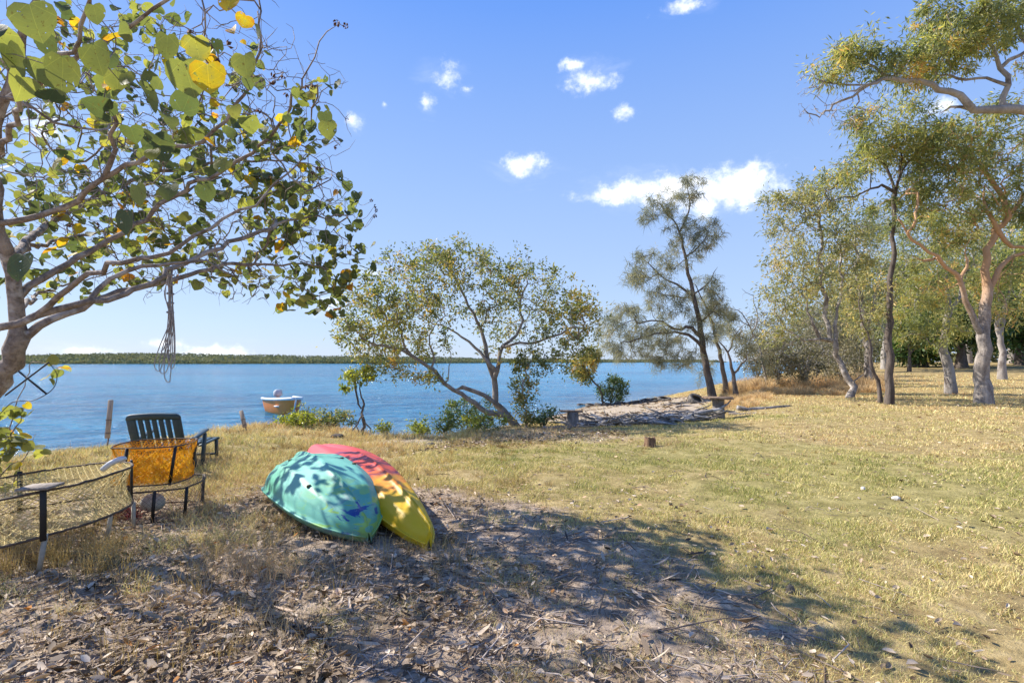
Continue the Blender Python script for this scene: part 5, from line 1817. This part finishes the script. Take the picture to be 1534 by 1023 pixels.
# ------------------------------------------------------------------ tyres on the beach
def rubber_fn(k):
    p = k.obj()
    n1 = k.noise(p, 6, 5.0, .65)
    c = k.mix(k.step(n1, .45, .68), (.075, .07, .066), (.27, .235, .195))
    k.out(k.bsdf(c, .85, .25, k.bump(k.noise(p, 40, 3.0), .4, .01)))
M['rubber'] = mat('old_rubber', rubber_fn)
def tyre_geo(Ro=.33, wd=.2):
    prof = [(.60, -.5), (.66, -.50), (.80, -.56), (.93, -.50), (.985, -.40), (1.0, -.2), (1.0, 0), (1.0, .2), (.985, .40), (.93, .5), (.80, .56), (.66, .5), (.60, .5), (.625, .3), (.87, .3), (.87, -.3), (.625, -.3)]
    n = 40
    a = np.arange(n) / n * 2 * math.pi
    V = []
    for i, t in enumerate(a):
        for (r, z) in prof:
            rr_ = r * Ro - (.012 if (r > .98 and i % 2) else 0)
            V.append((rr_ * math.cos(t), rr_ * math.sin(t), z * wd))
    g = Geo()
    V = np.array(V)
    npf = len(prof)
    i = np.arange(n)[:, None]
    j = np.arange(npf)[None]
    Q = np.stack([i * npf + j, ((i + 1) % n) * npf + j, ((i + 1) % n) * npf + (j + 1) % npf, i * npf + (j + 1) % npf], -1).reshape(-1, 4)
    g.add(V, None, Q)
    return g
ty0 = None
for i, (px, d, rx, ry, up) in enumerate([(873, 26.5, .5, .2, -.04), (886, 26, .5, .1, -.03), (900, 25.6, .45, .2, -.02), (914, 25.2, .5, .0, -.02), (929, 25, .45, .1, .0), (948, 24.6, .45, .2, .02), (966, 25.2, .5, .2, .05), (982, 24.8, .3, .1, .05), (995, 24.6, .4, .2, .06)]):
    if ty0 is None:
        ty = ty0 = tyre_geo().build('tyre', M['rubber'], None, smooth=False, origin=Z0)
    else:
        ty = ty0.copy()
        COL.objects.link(ty)
    ty.location = on(px, d, .0 + up)
    ty.rotation_euler = (rx * .45, ry * .6, i * .7)
    tag(ty, 'old tyre half sunk in the sand in the row along the beach', 'tyre', 'row of old tyres along the beach')
ty = ty0.copy()
COL.objects.link(ty)
ty.location = on(1043, 19.5, .10)
ty.rotation_euler = (math.radians(38), .1, .4)
tag(ty, 'single old tyre lying apart from the row, beside the log table', 'tyre')
del ty['group']

# ------------------------------------------------------------------ log tables, stump, driftwood
M['plank'] = bark_mat('table_plank', (.12, .08, .055), (.33, .235, .16), None, 10, 1.0, .5)
M['log'] = bark_mat('grey_log', (0.12, 0.105, 0.095), (0.32, 0.285, 0.255), (0.20, 0.17, 0.15), 9, 0.3, 0.9)
def log_table(name, label, px, d, htop, r, top, rot=0.0):
    b = on(px, d)
    root = empty(name, b, label, 'table')
    g = Geo()
    hh = np.linspace(-.06, htop, 9)
    P = np.stack([b[0] + .02 * np.sin(hh * 5), b[1] + 0 * hh, b[2] + hh], 1)
    tube(g, P, r * (1 + .18 * np.exp(-hh * 9) + .05 * np.sin(hh * 14)), 14)
    g.build('pedestal', M['log'], root, smooth=True)
    g = Geo()
    for i, (sx_, sy_, sz_, ox, oy, oz, a) in enumerate(top):
        box(g, b + np.array([ox, oy, htop + .0 + oz]), (sx_, sy_, sz_), rotz(rot + a) @ roty(.02 * (-1) ** i), .006)
    g.build('tabletop', M['plank'], root)
    return root
log_table('log_table', 'rough plank table on a thick grey log pedestal at the beach edge', 1075, 12.7, .50, .145,
          [(.60, .16, .045, 0, -.18, .02, .03), (.66, .16, .045, .02, -.01, .022, -.02), (.58, .16, .045, -.02, .16, .02, .02)])
log_table('log_table', 'small low stump with a single dark plank on top near the beach', 857, 11.9, .34, .135,
          [(.52, .20, .04, -.02, 0, .02, .05)])
# cut stump on the lawn
b = on(974, 8.1)
g = Geo()
hh = np.linspace(-.05, .14, 7)
a = np.arange(26) / 26 * 2 * math.pi
rad = .085 * (1 + .16 * np.sin(a * 3 + 1) + .10 * (R.uniform(-1, 1, 26)))
V = np.stack([b + np.stack([np.cos(a) * rad * (1.12 - h_ * 1.2), np.sin(a) * rad * (1.12 - h_ * 1.2), np.full(26, h_) + (R.uniform(-.03, .02, 26) if i == 6 else 0)], 1) for i, h_ in enumerate(hh)])
g.add(V.reshape(-1, 3), None, grid_faces(7, 26, True))
g.add(np.vstack([V[-1], (V[-1].mean(0) - np.array([0, 0, .02]))[None]]), [(i, (i + 1) % 26, 26) for i in range(26)])
o = g.build('tree_stump', bark_mat('brown_stump', (.10, .06, .04), (.30, .19, .12), None, 18, .15, .8), None, origin=b)
o.location = b
tag(o, 'small ragged brown tree stump standing alone in the lawn', 'stump')

rng = np.random.default_rng(15)
def stick(g, p, a, L, r, rng, fork=True, lift=.1):
    dirv_ = np.array([math.cos(a), math.sin(a), lift])
    k = 6
    P = p + np.linspace(0, 1, k)[:, None] * L * dirv_ + np.cumsum(rng.normal(size=(k, 3)) * L * .03, 0)
    tube(g, P, np.linspace(r, r * .45, k), 6 if r > .02 else 4, tint=rng.uniform(0, 1))
    if fork and L > .35:
        for q in range(rng.integers(1, 3)):
            i = rng.integers(1, k - 1)
            stick(g, P[i], a + rng.normal() * .9, L * .45, r * .5, rng, False, lift + rng.normal() * .25)
# heap of grey branches along the top of the beach
g = Geo()
for i in range(330):
    px = 858 + 205 * rng.beta(1.4, 1.2)
    d = np.interp(px, [840, 940, 1060], [11.9, 12.2, 12.6]) + rng.normal() * .16
    hgt = .15 * rng.uniform(0, 1) ** 1.2 * ss(px, 850, 890)
    stick(g, on(px, d, .02 + hgt), rng.normal() * .28 + (math.pi if rng.uniform() < .5 else 0), rng.uniform(.25, .7), rng.uniform(.008, .035), rng, True, rng.normal() * .15)
tag(g.build('driftwood_brush', M['driftwood'], None), 'grey brushwood heap of dead branches along the top of the beach', 'driftwood', kind='stuff')
for lab, px, d, a, L, r, up in [('long grey driftwood log lying along the brush heap foot', 975, 11.8, .08, 1.3, .04, .04), ('bleached pale log lying on the grass beyond the log table', 1100, 14.6, .15, 1.5, .08, .06),
                           ('dark weathered log under the bleached log beside the log table', 1092, 13.4, -.25, 1.1, .06, .05), ('pale driftwood limb stretched over the sand at the low stump', 815, 11.3, .35, .8, .04, .04),
                           ('thin grey branch reaching over the sand before the she-oak', 1010, 17.5, .25, 1.6, .035, .12), ('forked brown branch propped beside the log table', 1058, 13.2, 2.6, .9, .03, .25),
                           ('knotted grey log at the seaward end of the brush heap', 1030, 12.4, .1, 1.0, .065, .12)]:
    g = Geo()
    p = on(px, d, up)
    stick(g, p, a, L, r, rng, True, .03)
    o = g.build('driftwood_log', M['driftwood'] if 'brown' not in lab and 'dark' not in lab else M['bark_mang'], None, smooth=True, origin=p)
    o.location = p
    tag(o, lab, 'driftwood')
M['stone'] = plain_mat('pale_stone', (.60, .56, .48), .8, .2, .15, 20, .5)
M['darkstone'] = plain_mat('dark_stone', (.12, .105, .09), .85, .2, .3, 20, .6)
for nm, lab, px, d, r, sq, m_ in [('stone', 'round cream stone lying alone on the lawn, larger of the two pale ones', 1342, 4.85, .034, (1.2, 1, .7), 'stone'), ('stone', 'small cream stone on the lawn near the larger cream one', 1293, 5.25, .024, (1, 1, .9), 'stone'),
                                  ('stone', 'grey weathered wood coloured lump standing in thin grass on the lawn', 1184, 2.9, .028, (.8, .8, 1.2), 'darkstone'), ('stone', 'dark rock at the grassy edge of the pale sand patch', 645, 9.2, .07, (1.3, 1, .7), 'darkstone'),
                                  ('stone', 'dark rock at the water edge beyond the round crab pot', 62, 8.5, .12, (1.4, 1, .5), 'darkstone'), ('stone', 'small dark rock on the bank between the stake and the chair', 184, 8.9, .05, (1.4, 1, .7), 'darkstone'),
                                  ('stone', 'flat grey rock in the grass below the small sapling', 505, 10.4, .09, (1.5, 1, .5), 'darkstone')]:
    p = on(px, d, r * sq[2] * .6)
    g = Geo()
    ball(g, np.zeros(3), r, int(px), .3, sq)
    o = g.build(nm, M[m_], None, smooth=True, origin=Z0)
    o.location = p
    tag(o, lab, 'stone')

# ------------------------------------------------------------------ ground cover
rng = np.random.default_rng(101)
def polar(n, d0, d1, a0, a1, rng):
    d = np.exp(rng.uniform(math.log(d0), math.log(d1), n))
    a = np.radians(rng.uniform(a0, a1, n))
    return d * np.sin(a), d * np.cos(a), d
def blades(g, x, y, h, wd, lean, tint, rng, zoff=0):
    n = len(x)
    z = gz(x, y) + zoff
    b = np.stack([x, y, z - .005], 1)
    a = rng.uniform(0, 2 * math.pi, n)
    s = np.stack([np.cos(a), np.sin(a), 0 * a], 1) * (wd * .5)[:, None]
    l = rng.uniform(0, 2 * math.pi, n)
    ln = np.stack([np.cos(l), np.sin(l), 0 * l], 1) * (lean * h * rng.uniform(.3, 1.3, n))[:, None]
    t = b + ln + np.stack([0 * h, 0 * h, h], 1)
    m = b + ln * .35 + np.stack([0 * h, 0 * h, h * .6], 1)
    V = np.stack([b - s, b + s, m + s * .8, m - s * .8, t], 1).reshape(-1, 3)
    q = np.arange(n)[:, None] * 5
    g.add(V, q + np.array([[3, 2, 4]]), q + np.array([[0, 1, 2, 3]]), np.repeat(tint, 5))
N = 820000
x, y, d = polar(N, 1.6, 42, -62, 62, rng)
crest = np.interp(x, _sx, _sc)
wl = np.interp(x, _sx, _sw)
lmk, smk = litter_mask(x, y), sand_mask(x, y)
tuft = fbm(x, y, 2.2, 55) * .6 + fbm(x, y, 7, 57) * .4
tuft = np.clip((tuft - .5) * 1.5 + .5, 0, 1)
keep = (y < wl - .5) & (rng.uniform(0, 1, N) > np.clip(lmk * (1.02 - .55 * ss(tuft, .5, .8)), 0, .98)) & (rng.uniform(0, 1, N) > smk * .96) & (rng.uniform(0, 1, N) < .35 + .9 * ss(tuft, .3, .6))
x, y, d, tuft = x[keep], y[keep], d[keep], tuft[keep]
crest = crest[keep]
bankf = ss(y, crest - 3.5, crest - .3) * ss(x, 1.5, -1.5)
leftf = ss(x, .5, -2.5)
lu = lush_f(x, y)
h = (.016 + .030 * ss(tuft, .35, .75)) * (1 + 1.3 * bankf + .9 * leftf) * rng.uniform(.5, 1.4, len(x))
h *= (1 + ss(d, 8, 25) * .5) * (.68 + .32 * ss(d, 2, 6))
wd = np.maximum(.0019, d * .0008) * rng.uniform(.7, 1.4, len(x))
tn = np.clip(.60 + (fbm(x, y, .9, 66) - .5) * .75 + (fbm(x, y, .22, 68) - .5) * .35 - lu * .30 + bankf * .2 + leftf * .08 + rng.normal(0, .25, len(x)) + ss(d, 13, 20) * ss(x, 4, 9) * .22, 0, 1)
g = Geo()
blades(g, x, y, h, wd, 1.0, tn, rng)
tag(g.build('lawn_grass', M['grass'], None), 'short dry straw coloured grass with green patches', 'grass', kind='stuff')

# fallen leaves
N = 82000
x, y, d = polar(N, 1.25, 9.0, -58, 40, rng)
lmk = litter_mask(x, y)
dens = fbm(x, y, 1.4, 91) * .6 + fbm(x, y, 5, 92) * .4
leftw = ss(x, .8, -1.3)
keep = rng.uniform(0, 1, N) < lmk * ss(dens, .28, .62) * (.07 + .93 * leftw)
x, y, d = x[keep], y[keep], d[keep]
n = len(x)
def litter(g, x, y, L, Wd, tint, rng, lift=.35):
    n = len(x)
    a = rng.uniform(0, 2 * math.pi, n)
    ax = nrm(np.stack([np.cos(a), np.sin(a), rng.normal(0, lift * .6, n)], 1))
    nn = nrm(np.stack([rng.normal(0, lift, n), rng.normal(0, lift, n), np.ones(n)], 1))
    s = nrm(np.cross(nn, ax))
    nn = np.cross(ax, s)
    c = np.stack([x, y, gz(x, y) + .012 + rng.uniform(0, .02, n)], 1)
    cu = rng.uniform(-.2, .75, n)[:, None]
    L, Wd = L[:, None], Wd[:, None]
    p = [c - ax * L * .5 + nn * L * cu * .25, c - ax * L * .18 + s * Wd * .45 + nn * Wd * cu, c - ax * L * .18 - s * Wd * .45 + nn * Wd * cu, c - nn * 0,
         c + ax * L * .2 + s * Wd * .4 + nn * Wd * cu, c + ax * L * .2 - s * Wd * .4 + nn * Wd * cu, c + ax * L * .5 + nn * L * cu * .3]
    V = np.stack(p, 1).reshape(-1, 3)
    q = np.arange(n)[:, None] * 7
    T = np.concatenate([q + np.array([[a_, b_, c_]]) for a_, b_, c_ in [(0, 3, 1), (0, 2, 3), (1, 3, 4), (3, 2, 5), (3, 6, 4), (3, 5, 6)]])
    g.add(V, T, None, np.repeat(tint, 7))
g = Geo()
tn = np.clip(rng.normal(.46, .25, n) + (fbm(x, y, 2.6, 98) - .5) * .75, 0, .93)
tn = np.where(rng.uniform(0, 1, n) < .02, 1.0, tn)
L = (.012 + .058 * rng.uniform(0, 1, n) ** 2.2) * np.where(x < -.2, 1.1, .7)
litter(g, x, y, L, L * rng.uniform(.08, .55, n), tn, rng, .55)
xb, yb, db = polar(420, 1.3, 6, -58, 30, rng)
kb = rng.uniform(0, 1, 420) < litter_mask(xb, yb)
xb, yb = xb[kb], yb[kb]
litter(g, xb, yb, rng.uniform(.06, .17, len(xb)), rng.uniform(.010, .032, len(xb)), np.clip(rng.normal(.5, .3, len(xb)), 0, .93), rng, .3)
N = 9000
x, y, d = polar(N, 1.7, 22, -40, 50, rng)
keep = (y < np.interp(x, _sx, _sc)) & (rng.uniform(0, 1, N) < .25 + .75 * ss(fbm(x, y, .8, 95), .45, .65))
x, y, d = x[keep], y[keep], d[keep]
L = rng.uniform(.015, .055, len(x)) * (1 + ss(d, 6, 20))
litter(g, x, y, L, L * rng.uniform(.25, .7, len(x)), np.clip(rng.normal(.6, .28, len(x)), 0, .95), rng)
# scraps on the beach sand
xb, yb = rng.uniform(.5, 10, 2600), rng.uniform(12.5, 29, 2600)
kb = sand_mask(xb, yb) * (gz(xb, yb) > -.98) * (fbm(xb, yb, .5, 97) > .38) > .5
xb, yb = xb[kb], yb[kb]
litter(g, xb, yb, rng.uniform(.05, .3, len(xb)), rng.uniform(.02, .09, len(xb)), np.clip(rng.normal(.35, .25, len(xb)), 0, .93), rng, .3)
# wrack line under the bank
x = rng.uniform(-2.2, 2.2, 2600)
y = 9.4 + .25 * x + rng.normal(0, .55, 2600)
L = rng.uniform(.02, .08, 2600)
litter(g, x, y, L, L * rng.uniform(.2, .6, 2600), np.clip(rng.normal(.45, .3, 2600), 0, .95), rng)
tag(g.build('leaf_litter', M['litter'], None), 'curled brown and grey fallen leaves scattered over the sandy soil', 'leaf litter', kind='stuff')

# fallen twigs
g = Geo()
N = 9000
x, y, d = polar(N, 1.3, 8.5, -58, 42, rng)
keep = rng.uniform(0, 1, N) < litter_mask(x, y) * .85 + .10
x, y = x[keep], y[keep]
zz = gz(x, y)
for i in range(len(x)):
    L = rng.uniform(.04, .16) if rng.uniform() < .93 else rng.uniform(.2, .5)
    a = rng.uniform(0, 6.28)
    p = np.array([x[i], y[i], zz[i] + .012])
    q = p + np.array([math.cos(a) * L, math.sin(a) * L, rng.normal() * .012])
    m_ = (p + q) / 2 + rng.normal(size=3) * L * .08
    m_[2] = max(m_[2], p[2])
    tube(g, [p, m_, q], [.0022 + L * .006, .002 + L * .005, .001], 3, tint=rng.uniform(0, 1), cap=False)
tag(g.build('fallen_twigs', M['twig'], None), 'thin grey twigs littering the sandy soil', 'twigs', kind='stuff')

# dry weeds standing in the litter
g = Geo()
for px, d, sp, hh, n_, tb in [(372, 3.1, .16, .24, 420, .6), (345, 3.5, .2, .15, 260, .35), (415, 3.0, .12, .2, 200, .7), (425, 2.45, .10, .20, 160, .45), (500, 3.3, .22, .13, 260, .4), (600, 3.4, .2, .12, 220, .5), (690, 3.5, .15, .10, 120, .3), (660, 3.4, .12, .12, 120, .5),
                              (300, 6.3, .3, .22, 160, .5), (330, 5.6, .5, .13, 260, .6), (340, 7.2, .6, .16, 300, .5), (790, 2.9, .1, .1, 80, .3), (900, 3.2, .14, .09, 120, .2), (265, 3.5, .25, .12, 180, .3), (350, 2.3, .1, .12, 90, .3), (120, 2.4, .2, .1, 120, .3), (60, 3.0, .4, .18, 300, .3), (130, 3.6, .3, .16, 220, .3),
                              (300, 7.0, .25, .28, 120, .15), (870, 10.5, .4, .16, 160, .5), (1000, 8.1, .25, .13, 220, .5), (700, 9.6, .6, .14, 240, .3), (760, 10.6, .7, .18, 300, .3), (820, 10.8, .4, .18, 160, .6), (540, 3.2, .2, .12, 160, .6), (470, 2.8, .2, .1, 140, .6), (30, 8, 1.0, .2, 240, .6), (590, 10.4, .5, .2, 180, .6), (1020, 4.2, .2, .07, 120, .3), (840, 4.3, .2, .09, 140, .2), (520, 2.3, .2, .10, 200, .4), (620, 2.6, .25, .09, 200, .45), (250, 2.6, .25, .1, 260, .5), (180, 2.0, .2, .08, 200, .4), (730, 3.1, .2, .09, 200, .4), (560, 4.0, .3, .1, 260, .4), (400, 4.1, .35, .11, 320, .5), (480, 4.3, .3, .1, 240, .45), (320, 4.6, .4, .12, 360, .5), (360, 5.4, .45, .14, 420, .5), (300, 5.2, .4, .14, 360, .55), (800, 2.3, .2, .06, 160, .3), (930, 2.7, .2, .07, 160, .3), (700, 4.6, .3, .1, 260, .35), (760, 5.2, .35, .1, 260, .35)]:
    c = on(px, d)
    xx, yy = c[0] + rng.normal(0, sp, n_), c[1] + rng.normal(0, sp * .8, n_)
    blades(g, xx, yy, hh * rng.uniform(.35, 1.1, n_), np.full(n_, max(.0022, d * .0007)), .9, np.clip(rng.normal(tb, .2, n_), 0, 1), rng)
tag(g.build('dry_weeds', M['weed'], None), 'dry brown weeds and wispy grass tufts standing in the leaf litter', 'weeds', kind='stuff')

# tall dry grass between beach and lawn
g = Geo()
def clump(g, cx, cy, n, spread, h, wd, rng):
    a = rng.uniform(0, 2 * math.pi, n)
    r = spread * rng.uniform(0, 1, n) ** .6
    x, y = cx + np.cos(a) * r, cy + np.sin(a) * r
    b = np.stack([x, y, gz(x, y) - .01], 1)
    hh = h * rng.uniform(.4, 1.1, n)
    out = np.stack([np.cos(a), np.sin(a), 0 * a], 1) * (hh * rng.uniform(.1, .9, n))[:, None] + rng.normal(size=(n, 3)) * (hh * .15)[:, None] * np.array([1, 1, 0])
    t = b + out + np.stack([0 * hh, 0 * hh, hh * (1 - .25 * rng.uniform(0, 1, n))], 1)
    m = b + out * .3 + np.stack([0 * hh, 0 * hh, hh * .6], 1)
    s_ = nrm(np.stack([-np.sin(a), np.cos(a), 0 * a], 1) + rng.normal(size=(n, 3)) * .3) * wd * .5
    V = np.stack([b - s_, b + s_, m + s_ * .8, m - s_ * .8, t], 1).reshape(-1, 3)
    q = np.arange(n)[:, None] * 5
    g.add(V, q + np.array([[3, 2, 4]]), q + np.array([[0, 1, 2, 3]]), np.repeat(np.clip(rng.normal(rng.uniform(.3, .8), .18, n), 0, 1), 5))
for i in range(230):
    px, d = rng.uniform(1085, 1330), rng.uniform(19.5, 27.5)
    if px < 1130 and d < 22:
        continue
    clump(g, (px - CX) / F * d, d, 110, rng.uniform(.12, .4), rng.uniform(.18, .75) * (.6 + .4 * (d > 22)), .016, rng)
for i in range(46):
    px, d = rng.uniform(1078, 1150), rng.uniform(15, 21)
    clump(g, (px - CX) / F * d, d, 80, rng.uniform(.1, .25), rng.uniform(.1, .34), .012, rng)
tag(g.build('dry_reeds', M['reed'], None), 'tall straw coloured dry grass at the foot of the grey scrub', 'grass', kind='stuff')

# clumpy dry grass that roughens the bank and the lawn
g = Geo()
rng = np.random.default_rng(140)
N = 2600
x, y, d = polar(N, 2.6, 16, -50, 52, rng)
cr_ = np.interp(x, _sx, _sc)
bk = ss(x, 1.5, -1.0)
keep = (y < cr_ + .4) & (rng.uniform(0, 1, N) > litter_mask(x, y) * .8) & (rng.uniform(0, 1, N) > sand_mask(x, y)) & (rng.uniform(0, 1, N) < (.10 + .75 * bk + .3 * ss(d, 6, 10)) * (.3 + ss(fbm(x, y, 1.1, 71), .4, .65)))
for px_, py_, dd in zip(x[keep], y[keep], d[keep]):
    b_ = float(ss(px_, 1.5, -1.0))
    h_ = (.045 + .06 * b_) * rng.uniform(.6, 1.5)
    clump(g, px_, py_, int(26 + 20 * b_), rng.uniform(.03, .10) * (1 + .6 * b_), h_, max(.003, dd * .0008), rng)
tag(g.build('tussock_grass', M['tussock'], None), 'clumps of dry brown grass roughening the bank and lawn', 'grass', kind='stuff')

# dry grass grown up through the round pot
g = Geo()
rng = np.random.default_rng(150)
for i in range(90):
    q = on(rng.uniform(-60, 190), rng.uniform(2.9, 4.1))
    clump(g, q[0], q[1], 34, rng.uniform(.03, .10), rng.uniform(.08, .27), .003, rng)
tag(g.build('tussock_grass', M['tussock'], None), 'tangled dry grass grown up through the big round crab pot', 'grass', kind='stuff')
